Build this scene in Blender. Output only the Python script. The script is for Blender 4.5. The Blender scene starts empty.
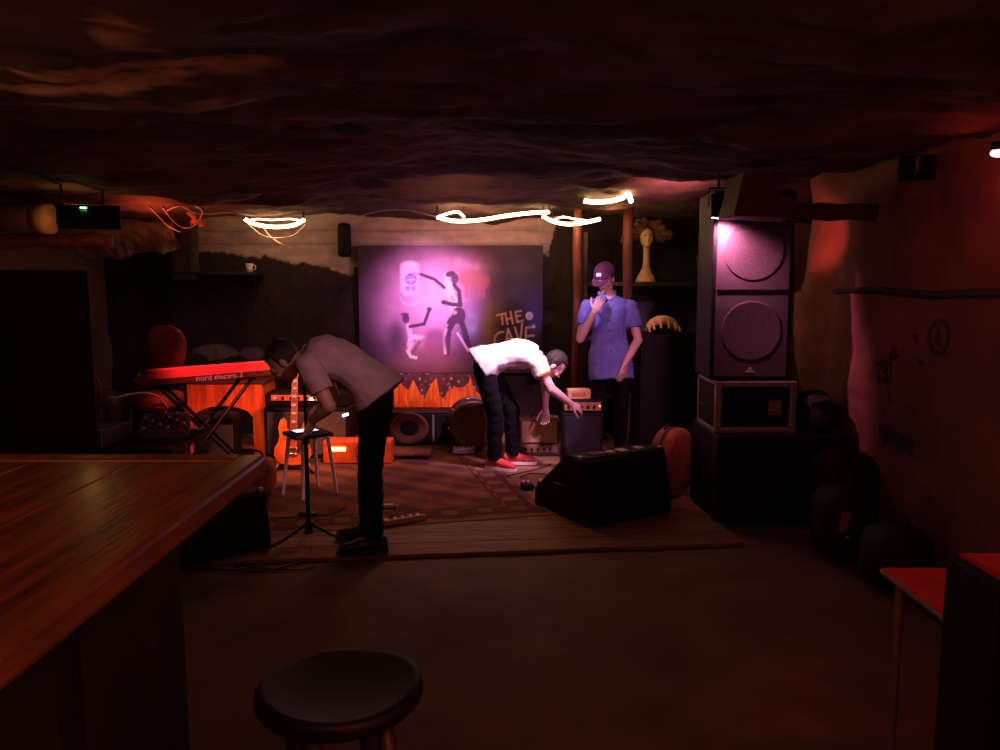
import bpy, bmesh, math, random
import numpy as np
from mathutils import Vector, Matrix, noise
random.seed(7)
C = bpy.context.scene.collection
V = Vector
PI = math.pi

# ------------------------------------------------------------------ helpers
FPX, PITCH, EYE = 800.0, math.radians(6.7), 1.6
def _ray(px, py):
    x, u = px - 500.0, 375.0 - py
    c, s = math.cos(PITCH), math.sin(PITCH)
    return V((x, FPX * c + u * s, -FPX * s + u * c))
def at(px, py, Y):            # a survey point of the room at depth Y
    r = _ray(px, py); t = Y / r.y
    return V((r.x * t, Y, EYE + r.z * t))
def gr(px, py, z=0.0):        # a survey point of the room at height z
    r = _ray(px, py); t = (z - EYE) / r.z
    return V((r.x * t, r.y * t, z))

def srgb(r, g, b):
    f = lambda c: c / 12.92 if c <= .04045 else ((c + .055) / 1.055) ** 2.4
    return (f(r / 255), f(g / 255), f(b / 255))

MATS = {}
def mat(name, c, rough=.6, var=.25, scale=9, bump=.0, metal=0.0, attr=None, emit=None, power=0.0, stretch=(1, 1, 1), spec=.5, c2=None, coat=0.0):
    if name in MATS: return MATS[name]
    m = bpy.data.materials.new(name); m.use_nodes = True
    nt = m.node_tree; N = nt.nodes; L = nt.links
    bs = N['Principled BSDF']
    tc = N.new('ShaderNodeTexCoord'); mp = N.new('ShaderNodeMapping')
    mp.inputs['Scale'].default_value = stretch
    L.new(tc.outputs['Object'], mp.inputs['Vector'])
    nz = N.new('ShaderNodeTexNoise'); nz.inputs['Scale'].default_value = scale; nz.inputs['Detail'].default_value = 6
    L.new(mp.outputs['Vector'], nz.inputs['Vector'])
    rp = N.new('ShaderNodeValToRGB')
    a = tuple(min(1, x * (1 - var)) for x in c); b = tuple(min(1, x * (1 + var)) for x in (c2 or c))
    rp.color_ramp.elements[0].position = .32; rp.color_ramp.elements[0].color = a + (1,)
    rp.color_ramp.elements[1].position = .68; rp.color_ramp.elements[1].color = b + (1,)
    L.new(nz.outputs['Fac'], rp.inputs['Fac'])
    col = rp.outputs['Color']
    if attr:
        at_ = N.new('ShaderNodeAttribute'); at_.attribute_name = attr
        mx = N.new('ShaderNodeMix'); mx.data_type = 'RGBA'; mx.blend_type = 'MULTIPLY'; mx.inputs[0].default_value = 1
        L.new(col, mx.inputs[6]); L.new(at_.outputs['Color'], mx.inputs[7]); col = mx.outputs[2]
    L.new(col, bs.inputs['Base Color'])
    bs.inputs['Roughness'].default_value = rough
    bs.inputs['Metallic'].default_value = metal
    bs.inputs['Specular IOR Level'].default_value = spec
    bs.inputs['Coat Weight'].default_value = coat
    bs.inputs['Coat Roughness'].default_value = .2
    if bump:
        bp = N.new('ShaderNodeBump'); bp.inputs['Strength'].default_value = min(1, bump); bp.inputs['Distance'].default_value = .02
        n2 = N.new('ShaderNodeTexNoise'); n2.inputs['Scale'].default_value = scale * 3; n2.inputs['Detail'].default_value = 8
        L.new(mp.outputs['Vector'], n2.inputs['Vector'])
        L.new(n2.outputs['Fac'], bp.inputs['Height']); L.new(bp.outputs['Normal'], bs.inputs['Normal'])
    if emit:
        bs.inputs['Emission Color'].default_value = tuple(emit) + (1,)
        bs.inputs['Emission Strength'].default_value = power
    MATS[name] = m
    return m

def link(name, me, m, parent=None, smooth=False):
    o = bpy.data.objects.new(name, me); C.objects.link(o)
    if m is not None: me.materials.append(m)
    if smooth: me.polygons.foreach_set('use_smooth', [True] * len(me.polygons))
    if parent is not None: o.parent = parent
    return o

class MB:
    """collects shapes into one bmesh"""
    def __init__(s): s.b = bmesh.new()
    def _add(s, verts, faces):
        vs = [s.b.verts.new(v) for v in verts]
        for f in faces:
            try: s.b.faces.new([vs[i] for i in f])
            except ValueError: pass
        return vs
    def box(s, c, d, rz=0, bev=0.0, M=None):
        t = bmesh.new(); bmesh.ops.create_cube(t, size=1)
        bmesh.ops.scale(t, vec=d, verts=t.verts)
        if bev: bmesh.ops.bevel(t, geom=list(t.edges), offset=bev, segments=2, affect='EDGES', profile=.5)
        mm = (M if M is not None else Matrix.Identity(4))
        mm = Matrix.Translation(c) @ Matrix.Rotation(rz, 4, 'Z') @ mm
        bmesh.ops.transform(t, matrix=mm, verts=t.verts); s._merge(t); return s
    def _merge(s, t):
        me = bpy.data.meshes.new('t'); t.to_mesh(me); t.free(); s.b.from_mesh(me); bpy.data.meshes.remove(me)
    def loft(s, secs, caps=True):
        """secs: list of (centre, u, v) half-axis vectors; ellipses of 16 points"""
        n = 16; vv = []
        for c, u, v in secs:
            for i in range(n):
                a = 2 * PI * i / n
                vv.append(V(c) + V(u) * math.cos(a) + V(v) * math.sin(a))
        ff = []
        for k in range(len(secs) - 1):
            for i in range(n):
                j = (i + 1) % n
                ff.append((k * n + i, k * n + j, (k + 1) * n + j, (k + 1) * n + i))
        if caps:
            ff.append(tuple(range(n - 1, -1, -1))); k = (len(secs) - 1) * n
            ff.append(tuple(range(k, k + n)))
        s._add(vv, ff); return s
    def cone(s, p0, p1, r0, r1=None):
        p0, p1 = V(p0), V(p1); r1 = r0 if r1 is None else r1
        u, v = perp(p1 - p0)
        return s.loft([(p0, u * r0, v * r0), (p1, u * r1, v * r1)])
    def capsule(s, p0, p1, r0, r1=None):
        p0, p1 = V(p0), V(p1); r1 = r0 if r1 is None else r1
        d = (p1 - p0).normalized() if (p1 - p0).length > 1e-6 else V((0, 0, 1)); u, v = perp(d)
        secs = []
        for k in range(5):
            a = -PI / 2 * (1 - k / 4.5)
            secs.append((p0 + d * r0 * math.sin(a), u * max(.02, math.cos(a)) * r0, v * max(.02, math.cos(a)) * r0))
        for k in range(5):
            a = PI / 2 * (k + .5) / 4.5
            secs.append((p1 + d * r1 * math.sin(a), u * max(.02, math.cos(a)) * r1, v * max(.02, math.cos(a)) * r1))
        return s.loft(secs)
    def tube(s, pts, r):
        pts = [V(p) for p in pts]; secs = []
        for i, p in enumerate(pts):
            d = pts[min(i + 1, len(pts) - 1)] - pts[max(i - 1, 0)]
            u, v = perp(d, V((0.13, .21, 1)) if abs(d.normalized().z) < .9 else V((1, .1, 0)))
            rr = r[i] if isinstance(r, (list, tuple)) else r
            secs.append((p, u * rr, v * rr))
        return s.loft(secs)
    def ell(s, c, r, M=None, seg=20):
        t = bmesh.new(); bmesh.ops.create_uvsphere(t, u_segments=seg, v_segments=max(8, seg * 2 // 3), radius=1)
        bmesh.ops.scale(t, vec=r, verts=t.verts)
        if M is not None: bmesh.ops.transform(t, matrix=M, verts=t.verts)
        bmesh.ops.translate(t, vec=c, verts=t.verts); s._merge(t); return s
    def lathe(s, prof, c=(0, 0, 0), n=28, M=None):
        """prof: (r, z) list"""
        vv = []; ff = []
        for r, z in prof:
            for i in range(n):
                a = 2 * PI * i / n; vv.append(V((r * math.cos(a), r * math.sin(a), z)))
        for k in range(len(prof) - 1):
            for i in range(n):
                j = (i + 1) % n; ff.append((k * n + i, k * n + j, (k + 1) * n + j, (k + 1) * n + i))
        ff.append(tuple(range(n - 1, -1, -1))); k = (len(prof) - 1) * n; ff.append(tuple(range(k, k + n)))
        if M is not None: vv = [M @ v for v in vv]
        s._add([v + V(c) for v in vv], ff); return s
    def prism(s, poly, h, M=None):
        """poly in xy, extruded 0..h along z, then M"""
        n = len(poly)
        vv = [V((x, y, 0)) for x, y in poly] + [V((x, y, h)) for x, y in poly]
        ff = [tuple(range(n - 1, -1, -1)), tuple(range(n, 2 * n))]
        for i in range(n): j = (i + 1) % n; ff.append((i, j, n + j, n + i))
        if M is not None: vv = [M @ v for v in vv]
        s._add(vv, ff); return s
    def mesh(s, name, off=None):
        bmesh.ops.recalc_face_normals(s.b, faces=s.b.faces)
        if off is not None: bmesh.ops.translate(s.b, vec=-V(off), verts=s.b.verts)
        me = bpy.data.meshes.new(name); s.b.to_mesh(me); s.b.free(); return me
    def build(s, name, m, parent=None, smooth=False, world=False):
        """world=True: shapes were given in room coordinates under an unrotated parent"""
        off = parent_loc(parent) if (world and parent is not None) else None
        return link(name, s.mesh(name, off), m, parent, smooth)

def parent_loc(o):
    p = V((0, 0, 0))
    while o is not None: p += o.location; o = o.parent
    return p

def perp(d, hint=None):
    d = V(d).normalized(); h = hint or (V((0, 0, 1)) if abs(d.z) < .9 else V((1, 0, 0)))
    u = d.cross(h).normalized(); v = d.cross(u).normalized()
    return u, v

def smooth_path(pts, n=8):
    pts = [V(p) for p in pts]; out = []
    for i in range(len(pts) - 1):
        p0 = pts[max(i - 1, 0)]; p1 = pts[i]; p2 = pts[i + 1]; p3 = pts[min(i + 2, len(pts) - 1)]
        for k in range(n):
            t = k / n
            out.append(.5 * ((2 * p1) + (p2 - p0) * t + (2 * p0 - 5 * p1 + 4 * p2 - p3) * t * t + (3 * p1 - p0 - 3 * p2 + p3) * t ** 3))
    out.append(pts[-1]); return out

def thing(name, label, cat, loc=(0, 0, 0), rz=0, group=None):
    o = bpy.data.objects.new(name, None); C.objects.link(o); o.empty_display_size = .1
    o.location = loc; o.rotation_euler = (0, 0, rz); tag(o, label, cat, group); return o
def tag(o, label, cat, group=None):
    o['label'] = label; o['category'] = cat
    if group: o['group'] = group
    return o
def struct(o): o['kind'] = 'structure'; return o

def grid_mesh(name, nx, ny, fn, colfn=None):
    """fn(i/nx, j/ny) -> point ; colfn(point) -> rgb stored as colour attribute 'tint'"""
    vv = []; cc = []
    for j in range(ny + 1):
        for i in range(nx + 1):
            p = fn(i / nx, j / ny); vv.append(p)
            if colfn: cc.extend(tuple(colfn(V(p))) + (1.0,))
    ff = []
    for j in range(ny):
        for i in range(nx):
            a = j * (nx + 1) + i; ff.append((a, a + 1, a + nx + 2, a + nx + 1))
    me = bpy.data.meshes.new(name); me.from_pydata(vv, [], ff)
    if colfn:
        ca = me.color_attributes.new('tint', 'FLOAT_COLOR', 'POINT'); ca.data.foreach_set('color', cc)
    me.update(); return me

def frac(p, s=1.0, o=4): return noise.fractal(V(p) * s, .9, 2.1, o)
def sstep(a, b, x):
    t = min(1, max(0, (x - a) / (b - a))); return t * t * (3 - 2 * t)

# ------------------------------------------------------------------ materials
BLK = mat('black_tolex', (.007, .006, .006), .6, .4, 60, .3, spec=.18)
BLKM = mat('black_metal', (.015, .014, .015), .4, .3, 30, metal=.6)
GRILL = mat('speaker_grille', (.11, .09, .10), .5, .5, 220, .5, spec=.3)
RUB = mat('black_rubber', (.01, .01, .01), .7, .3, 30)
CHROME = mat('chrome', (.6, .6, .62), .25, .1, 20, metal=1)
ALU = mat('aluminium_edge', (.42, .40, .40), .45, .2, 30, metal=.7)
WOODBAR = mat('bar_wood', srgb(116, 62, 40), .32, .5, 5, .12, stretch=(5, .5, 5), c2=srgb(140, 78, 50), coat=.2)
WOODBARE = mat('bar_edge_wood', srgb(140, 84, 44), .3, .35, 6, .1, stretch=(4, .6, 4))
WOODDK = mat('dark_stained_wood', srgb(80, 44, 28), .4, .45, 6, .2, stretch=(1, 6, 1))
WOODPOST = mat('post_wood', srgb(120, 62, 50), .6, .35, 6, .3, stretch=(5, 5, .6))
PLANK = mat('stage_plank', srgb(120, 84, 58), .65, .4, 4, .25, stretch=(.7, 6, 1))
CONC = mat('concrete_floor', srgb(104, 78, 60), .75, .3, 2.3, .35)
ROCK = mat('cave_rock', (1, 1, 1), .9, .45, 3.5, .9, attr='tint')
WALLM = mat('painted_wall', (1, 1, 1), .85, .25, 7, .5, attr='tint')
WALLR = mat('plaster_wall', (1, 1, 1), .85, .22, 3.0, .5, attr='tint')
WHT = mat('white_paint', (.78, .75, .72), .5, .1, 12)
RED = mat('red_lacquer', (.66, .05, .06), .35, .12, 14, coat=.3)
REDV = mat('red_vinyl', (.22, .02, .012), .6, .3, 8, .2)
ORW = mat('orange_wood', srgb(200, 92, 34), .5, .35, 5, .15, stretch=(5, 5, .7))
CREAM = mat('cream_grille', srgb(196, 165, 118), .8, .25, 90, .4)
TAN = mat('tan_cloth', srgb(156, 84, 48), .8, .3, 14, .3)
LEATH = mat('brown_leather', srgb(30, 14, 9), .48, .3, 6, .04, spec=.25)
SKIN = mat('skin', (1, 1, 1), .5, .06, 20, .05, attr='tint')
TEE1 = mat('grey_cotton', srgb(164, 134, 148), .9, .08, 16, .15)
TEE2 = mat('white_cotton', (.85, .82, .82), .9, .05, 16, .15)
TRIM2 = mat('orange_cotton', (.75, .2, .03), .9, .1, 16)
SHIRT3 = mat('blue_cotton', srgb(98, 104, 168), .85, .12, 16, .2)
TROU = mat('black_denim', (.005, .004, .005), .9, .3, 40, .2, spec=.1)
SHOEB = mat('black_shoe', (.012, .011, .01), .5, .3, 20)
SHOER = mat('red_canvas', (.55, .05, .04), .8, .15, 30, .2)
SOLE = mat('white_rubber', (.75, .72, .7), .6, .1, 20)
HAIR = mat('dark_hair', (.012, .008, .006), .55, .5, 60, .5, stretch=(1, 1, .3))
CAPM = mat('maroon_cotton', srgb(72, 32, 62), .9, .15, 25, .2)
FLAME = mat('flame_orange', (.80, .10, .025), .7, .3, 6, stretch=(5, 1, .8), c2=(.88, .22, .05))
PAPER = mat('pale_sticker', (.85, .80, .82), .7, .12, 20)
CABLE = mat('black_cable', (.01, .009, .009), .5, .2, 20)
CABLEW = mat('pale_cable', (.5, .38, .28), .6, .2, 20)
ROPE = mat('rope_light_tube', (.9, .8, .6), .4, .1, 12, emit=(1, .62, .28), power=13)
LEDG = mat('green_led', (.1, .9, .2), .4, .1, 12, emit=(.25, 1, .25), power=5)
LEDR = mat('red_lamp_lens', (.9, .1, .1), .4, .1, 12, emit=(1, .12, .14), power=20)
LENSP = mat('pink_lamp_lens', (.9, .6, .8), .4, .1, 12, emit=(1, .45, .8), power=16)
HEAT = mat('heater_element', (.9, .5, .2), .4, .1, 12, emit=(1, .42, .12), power=7)
SCREEN = mat('lit_screen', (.6, .7, .9), .4, .1, 12, emit=(.55, .65, 1), power=1.6)
LEDW = mat('white_led', (.9, .9, .9), .4, .1, 12, emit=(.9, .9, .8), power=4)
LEDY = mat('yellow_led', (.9, .9, .5), .4, .1, 12, emit=(.8, 1, .4), power=5)

# ------------------------------------------------------------------ the setting
me = grid_mesh('floor', 120, 160, lambda u, v: V((-4.2 + 7.8 * u, -.6 + 9.1 * v, -.004 + .004 * frac((u * 8, v * 9, 0), 2))))
struct(link('floor', me, CONC, None, True))

# low plank stage, slightly askew to the room
def stage_poly():
    a = gr(200, 566); b = gr(720, 547)
    d = (b - a).normalized(); n = V((-d.y, d.x, 0))
    return a, d, n
sa, sd, sn = stage_poly()
b = MB()
for k in range(18):
    w = .205; c = sa + sn * (w * (k + .5))
    p0 = c - sd * 1.6; p1 = c + sd * 3.2
    b.box((p0 + p1) / 2 + V((0, 0, .011)), ((p1 - p0).length, w - .006, .022), math.atan2(sd.y, sd.x), .003)
o = struct(b.build('floor_stage', PLANK)); 
ZS, Z0 = .023, .0295

def ceil_z(x, y):
    z = 2.31 + .075 * frac((x, y * 1.6, 3.1), .8, 5) + .03 * abs(frac((x * .6, y * 2.2, 9), 1.6, 4))
    z += .022 * frac((x * .8, y * 1.5, 4), 3.2, 4)
    z += .10 * (noise.noise(V((x * .5, y * .9, 1)))) - .06 * sstep(5.6, 7.4, y)
    return z
def ceil_col(p):
    n = frac((p.x * .8, p.y * 2.0, 5.0), 1.4, 5)
    k = .55 + .5 * n
    c = V((.17, .105, .075)) * max(.2, k)
    # pale plaster left in a band over the bar
    for (cx, cy, rx, ry, wt) in ((-1.75, 2.92, .75, .16, 1.0), (-1.15, 2.86, .35, .10, .9), (-1.55, 3.25, .8, .10, .5), (-1.02, 2.45, .10, .35, .8)):
        d = ((p.x - cx) / rx) ** 2 + ((p.y - cy) / ry) ** 2
        w = wt * sstep(1.3, .5, d + .9 * frac((p.x * 3, p.y * 6, 2), 1.2, 4))
        c = c.lerp(V((.72, .50, .37)) * (1 + .5 * frac((p.x * 2, p.y * 5, 8), 2.5, 4)), w * sstep(-.45, .0, frac((p.x * 2.2, p.y * 5, 3), 1.7, 4)))
    for (cx, cy, r) in ((-.75, 4.1, .10), (-.95, 5.9, .13)):
        d = math.hypot((p.x - cx), (p.y - cy) * .6) / r
        c = c.lerp(V((.01, .008, .008)), sstep(1.2, .7, d))
    return c
me = grid_mesh('ceiling', 200, 230, lambda u, v: (lambda x, y: V((x, y, ceil_z(x, y))))(-4.3 + 7.9 * u, .2 + 8.5 * v), ceil_col)
struct(link('ceiling', me, ROCK, None, True))

# back wall: dark paint below, ragged whitewashed band above
YB = 8.3
def band(x):
    pts = [(-4.2, 1.93), (-3.9, 1.95), (-3.3, 1.93), (-3.0, 1.91), (-2.6, 1.86), (-2.2, 1.82), (-1.8, 1.74), (-1.55, 1.70), (-1.3, 1.80), (.35, 1.86), (.5, 1.88), (.62, 2.4), (3.2, 2.5)]
    for (x0, z0), (x1, z1) in zip(pts, pts[1:]):
        if x0 <= x <= x1: return z0 + (z1 - z0) * (x - x0) / (x1 - x0)
    return 2.5
def back_col(p):
    t = p.z - band(p.x) + .085 * frac((p.x * 2.2, p.z * 2.2, 1.3), 2.2, 5)
    dark = V((.030, .020, .016)) * (1 + .5 * frac((p.x, p.z, 8), 3, 4))
    pale = V((.50, .40, .34)) * (1 + .25 * frac((p.x * .7, p.z * 5, 4), 3, 4))
    for zc in (1.98, 2.11):
        pale = pale * (1 - .35 * sstep(.014, .004, abs(p.z - zc + .012 * frac((p.x, 0, zc), 2, 3))))
    w = sstep(-.012, .012, t)
    for (cx, cz, rx, rz_) in ((-2.95, .865, .24, .085), (-2.58, .855, .14, .07)):
        d = ((p.x - cx) / rx) ** 2 + ((p.z - cz) / rz_) ** 2
        w = max(w, .42 * sstep(.95, .7, d + .7 * frac((p.x * 4, p.z * 4, 7), 2.0, 4)))
    return dark.lerp(pale, w)
me = grid_mesh('wall_back', 430, 150, lambda u, v: (lambda x, z: V((x, YB + .03 * frac((x, 0, z), 1.6, 4), z)))(-4.2 + 7.4 * u, -.05 + 2.6 * v), back_col)
struct(link('wall_back', me, WALLM, None, True))

# right wall with graffiti and a rounded end, then a recess
XR = 2.38
def dseg(q, a, b):
    a, b = V(a), V(b); d = b - a; t = max(0, min(1, (q - a).dot(d) / max(1e-9, d.dot(d)))); return (q - a - d * t).length
def wpt(px, py):
    r = _ray(px, py); t = XR / r.x
    return V((r.y * t, EYE + r.z * t))
GR = []
def stroke(pts):
    q = [wpt(*p) for p in pts]; GR.extend(zip(q, q[1:]))
ring = [(946 + 9 * math.cos(a), 338 + 16 * math.sin(a)) for a in [k * PI / 8 for k in range(17)]]
stroke(ring); stroke([(946, 330), (943, 340), (948, 344), (946, 330)])
stroke([(880, 380), (880, 364), (896, 364), (894, 382), (880, 380)]); stroke([(884, 368), (891, 378)]); stroke([(896, 360), (899, 348), (905, 356), (896, 360)])
stroke([(890, 366), (889, 384), (893, 402)]); stroke([(920, 336), (924, 340)]); stroke([(926, 361), (929, 364)])
for k in range(6):
    x = 880 + k * 7
    stroke([(x, 424 + k * 3.2), (x + 1, 436 + k * 3.2)]); stroke([(x, 424 + k * 3.2), (x + 6, 429 + k * 3.2), (x + 1, 433 + k * 3.2), (x + 6, 440 + k * 3.2)])
GB = (min(min(a.x, b_.x) for a, b_ in GR) - .1, max(max(a.x, b_.x) for a, b_ in GR) + .1, min(min(a.y, b_.y) for a, b_ in GR) - .1, max(max(a.y, b_.y) for a, b_ in GR) + .1)
def right_col(p):
    c = V((.27, .115, .08)) * (1 + .45 * frac((p.x, p.y * 1.1, p.z * 1.4), 1.1, 5))
    if p.x < 2.5 and GB[0] < p.y < GB[1] and GB[2] < p.z < GB[3]:
        q = V((p.y, p.z)); d = min(dseg(q, a, b_) for a, b_ in GR)
        c = c.lerp(V((.03, .02, .02)), .85 * sstep(.024, .010, d))
    return c
def right_pt(u, v):
    z = -.05 + 2.55 * v; s = u * 7.2
    if s < 5.05: x, y = XR, .9 + s
    elif s < 5.65:
        a = (s - 5.05) / .6 * PI / 2; x, y = XR + .3 * (1 - math.cos(a)), 5.95 + .3 * math.sin(a)
    elif s < 6.05: x, y = XR + .3 + (s - 5.65) * .8, 6.25
    else: x, y = 3.0, 6.25 + (s - 6.05) * 1.85
    n = .05 * frac((x * 1.3, y, z), 1.1, 5)
    if 5.6 < y < 6.2: n += (.03 * math.sin(z * 5 + .6) + .11) * sstep(5.6, 5.9, y) * sstep(.7, 1.0, z)
    if z < 1.52: n += .04
    return V((x - n, y, z))
me = grid_mesh('wall_right', 480, 150, right_pt, right_col)
struct(link('wall_right', me, WALLR, None, True))
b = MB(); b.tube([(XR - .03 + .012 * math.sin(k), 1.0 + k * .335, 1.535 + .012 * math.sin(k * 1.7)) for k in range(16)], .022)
struct(b.build('trim_shadow_line', mat('ledge_shadow', (.035, .018, .014), .7, .3, 8, .3), None, True))  # dark tube standing in for the shadow line along the ledge

me = grid_mesh('wall_left', 120, 50, lambda u, v: (lambda y, z: V((-4.05 + .06 * frac((0, y, z), 1.3, 4), y, z)))(-.3 + 8.7 * u, -.05 + 2.6 * v), lambda p: V((.12, .07, .05)) * (1 + .4 * frac(p, 1.5, 4)))
struct(link('wall_left', me, WALLR, None, True))
# plaster bulge, timber beam and pipe under the ceiling at the left
me = grid_mesh('trim_2', 80, 24, lambda u, v: V((-4.1 + 1.0 * u, 7.9 - .32 * math.sin(PI * v) * (1 - .35 * u), 1.80 + .52 * v + .10 * u * (1 - v) + .04 * frac((u * 4, v * 2, 1), 1.5, 4))), lambda p: V((.42, .30, .22)) * (1 + .35 * frac(p, 3, 4)))
struct(link('trim_2', me, WALLR, None, True))
b = MB(); pa = at(-40, 240, 6.4); pb = at(112, 241, 6.6)
b.tube([pa.lerp(pb, k / 8) + V((0, 0, .01 * math.sin(k * 2))) for k in range(9)], [.06 + .006 * math.sin(k * 3) for k in range(9)])
struct(b.build('beam_left', WOODPOST, None, True))

# two thin wooden posts from stage to ceiling and a stub column by the wall
for i, (px, py, Y, r) in enumerate(((577, 300, 7.75, .042), (627, 300, 7.62, .045))):
    p = at(px, py, Y); top = ceil_z(p.x, p.y) + .05
    b = MB(); b.tube([(p.x + .006 * math.sin(k * 1.3), p.y, Z0 + (top - Z0) * k / 10) for k in range(11)], r)
    struct(b.build('column_%d' % (i + 1), WOODPOST, None, True))
p = at(184, 240, 8.05); b = MB(); b.box((p.x, p.y, (2.45 + 1.60) / 2), (.24, .16, .85), 0, .03)
struct(b.build('column_3', mat('dark_block', (.05, .035, .025), .9, .4, 9, .6)))  # plain dark block, tone varied by noise

def lumpy(nm, c, d, m, parent, seed, amp=.03):
    bm = bmesh.new(); bmesh.ops.create_uvsphere(bm, u_segments=36, v_segments=24, radius=1)
    for v in bm.verts:
        s = v.co.copy(); e = 3.2
        n = (abs(s.x) ** e + abs(s.y) ** e + abs(s.z) ** e) ** (1 / e); s = s / n
        s = V((s.x * d[0] / 2, s.y * d[1] / 2, s.z * d[2] / 2)); s *= 1 + amp * 3 * noise.noise(s * 7 + V((seed, 0, 0))) * (0.3 if s.z < -d[2] * .35 else 1)
        s.z = max(s.z, -d[2] / 2); v.co = s + V(c)
    me = bpy.data.meshes.new(nm); bm.to_mesh(me); bm.free(); return link(nm, me, m, parent, True)

# ------------------------------------------------------------------ bar and stool
root = thing('bar_counter', 'long glossy wooden bar counter with dark panelled side, left of the stool', 'bar', (-2.2, 1.1, 0))
b = MB()
for k in range(8):
    x1 = -.78 - k * .30; b.box((x1 - .15, 1.03, 1.045), (.297, 2.58, .05), 0, .004)
b.build('countertop', WOODBAR, root, world=True)
b = MB(); b.box((-.755, 1.05, 1.043), (.085, 2.72, .062), 0, .014); b.build('front_rail', WOODBARE, root, world=True)
b = MB(); b.box((-1.98, 2.365, 1.044), (2.41, .085, .064), 0, .014); b.build('end_rail', WOODBARE, root, world=True)
b = MB(); b.box((-2.05, 1.05, .51), (2.2, 2.5, 1.02)); b.build('base', mat('bar_base_dark', (.03, .016, .011), .7, .3, 6, .2), root, world=True)
for k in range(4):
    b = MB(); b.box((-.942, .1 + k * .62, .52), (.022, .5, .84), 0, .008); b.build('side_panel', mat('bar_panel_dark', (.035, .018, .012), .6, .3, 6, .2), root, world=True)

sc = gr(340, 683, .74)
root = thing('bar_stool', 'round saddle-seated dark wooden bar stool in front of the bar', 'stool', (sc.x, sc.y, 0), .45)
me = grid_mesh('seat', 1, 1, lambda u, v: V((u, v, 0)))
bm = bmesh.new(); R_ = .178; rings = [(.0, 1), (.25, 1), (.5, 1), (.72, 1), (.87, 1), (.96, 1), (1.0, .6), (1.01, 0), (.99, -.6), (.94, -1), (.5, -1), (.0, -1)]
vs = []
for (rr, sd_) in rings:
    row = []
    for i in range(40):
        a = 2 * PI * i / 40; x, y = rr * R_ * math.cos(a), rr * R_ * math.sin(a) * .97
        dish = -.020 * (1 - rr ** 2) + .012 * (abs(math.cos(a)) * rr) ** 2 - .010 * (1 if math.sin(a) > 0 else 0) * rr ** 3 * abs(math.sin(a))
        zt = .742 + dish
        z = zt if sd_ == 1 else (.742 - .02 + .02 * sd_ if sd_ > -1 else .70)
        row.append(bm.verts.new((x, y, z)))
    vs.append(row)
for k in range(len(rings) - 1):
    for i in range(40):
        j = (i + 1) % 40
        bm.faces.new((vs[k][i], vs[k][j], vs[k + 1][j], vs[k + 1][i]))
bmesh.ops.remove_doubles(bm, verts=bm.verts, dist=.0004); bmesh.ops.recalc_face_normals(bm, faces=bm.faces)
me = bpy.data.meshes.new('seat'); bm.to_mesh(me); bm.free(); link('seat', me, LEATH, root, True)
for k in range(4):
    a = PI / 4 + k * PI / 2; t = V((.10 * math.cos(a), .10 * math.sin(a), .705)); f = V((.19 * math.cos(a), .19 * math.sin(a), 0))
    b = MB(); b.tube([t, t.lerp(f, .3), t.lerp(f, .7), f], [.018, .021, .018, .014]); b.build('leg', WOODDK, root, True)
b = MB(); q = [V((.152 * math.cos(PI / 4 + k * PI / 2), .152 * math.sin(PI / 4 + k * PI / 2), .25)) for k in range(5)]
for k in range(4): b.cone(q[k], q[k + 1], .011)
b.build('stretcher', WOODDK, root, True)

# ------------------------------------------------------------------ loudspeakers
def speaker_tower(name, label, loc, rz, w, d, h, cones, badge=True, grill=GRILL):
    t = thing(name, label, 'speaker', loc, rz)
    b = MB(); b.box((0, 0, h / 2), (w, d, h), 0, .012); b.build('cabinet', BLK, t)
    b = MB(); b.box((0, -d / 2 - .006, h / 2), (w - .05, .012, h - .05), 0, .004); g = b.build('grille', grill, t)
    for cz, r in cones:
        b = MB(); M = Matrix.Rotation(PI / 2, 4, 'X')
        b.lathe([(r * .90, 0), (r, 0), (r, .003), (r * .95, .004), (r * .90, .002)], (0, -d / 2 - .011, cz), 40, M)
        b.build('cone_ring', grill, t, True)
    if badge:
        b = MB(); b.prism([(-.03, 0), (.03, 0), (.022, .012), (-.022, .012)], .004, Matrix.Translation((0, -d / 2 - .013, .055)) @ Matrix.Rotation(PI / 2, 4, 'X'))
        b.prism([(-.012, .016), (.012, .016), (.006, .034), (-.006, .034)], .004, Matrix.Translation((0, -d / 2 - .013, .055)) @ Matrix.Rotation(PI / 2, 4, 'X'))
        b.build('badge', PAPER, t)
    return t

# subwoofer + rack case + PA tower at the right
pl = at(715, 435, 5.15); w_ = .84
sub = thing('subwoofer', 'wide black subwoofer cabinet standing on the floor under the rack case', 'speaker', (1.84, 5.12 + .36, 0))
b = MB(); b.box((0, 0, .30), (w_, .72, .585), 0, .012); b.build('cabinet', BLK, sub)
b = MB(); b.box((0, -.366, .30), (w_ - .06, .012, .53), 0, .004); b.build('grille', BLK, sub)
for x in (-.38, .38):
    for y in (-.3, .3):
        b = MB(); b.cone((x, y, 0), (x, y, .012), .025); b.build('foot', RUB, sub)
rk = thing('rack_case', 'black road case with pale metal edges between the subwoofer and the tall speaker', 'case', (1.70, 5.5, .593))
cw, cd_, ch = .54, .46, .345
b = MB(); b.box((0, .01, ch / 2), (cw - .02, cd_ - .02, ch - .01)); b.build('case_body', BLK, rk)
b = MB()
for sx in (-1, 1): b.box((sx * (cw / 2 - .022), -cd_ / 2, ch / 2), (.044, .035, ch), 0, .006)
for z in (.018, ch - .018): b.box((0, -cd_ / 2, z), (cw, .036, .036), 0, .006)
for sx in (-1, 1):
    for z in (.012, ch - .012): b.box((sx * (cw / 2 - .01), 0, z), (.024, cd_, .024), 0, .004)
    b.box((sx * (cw / 2 - .01), cd_ / 2 - .01, ch / 2), (.024, .024, ch), 0, .004)
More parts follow.
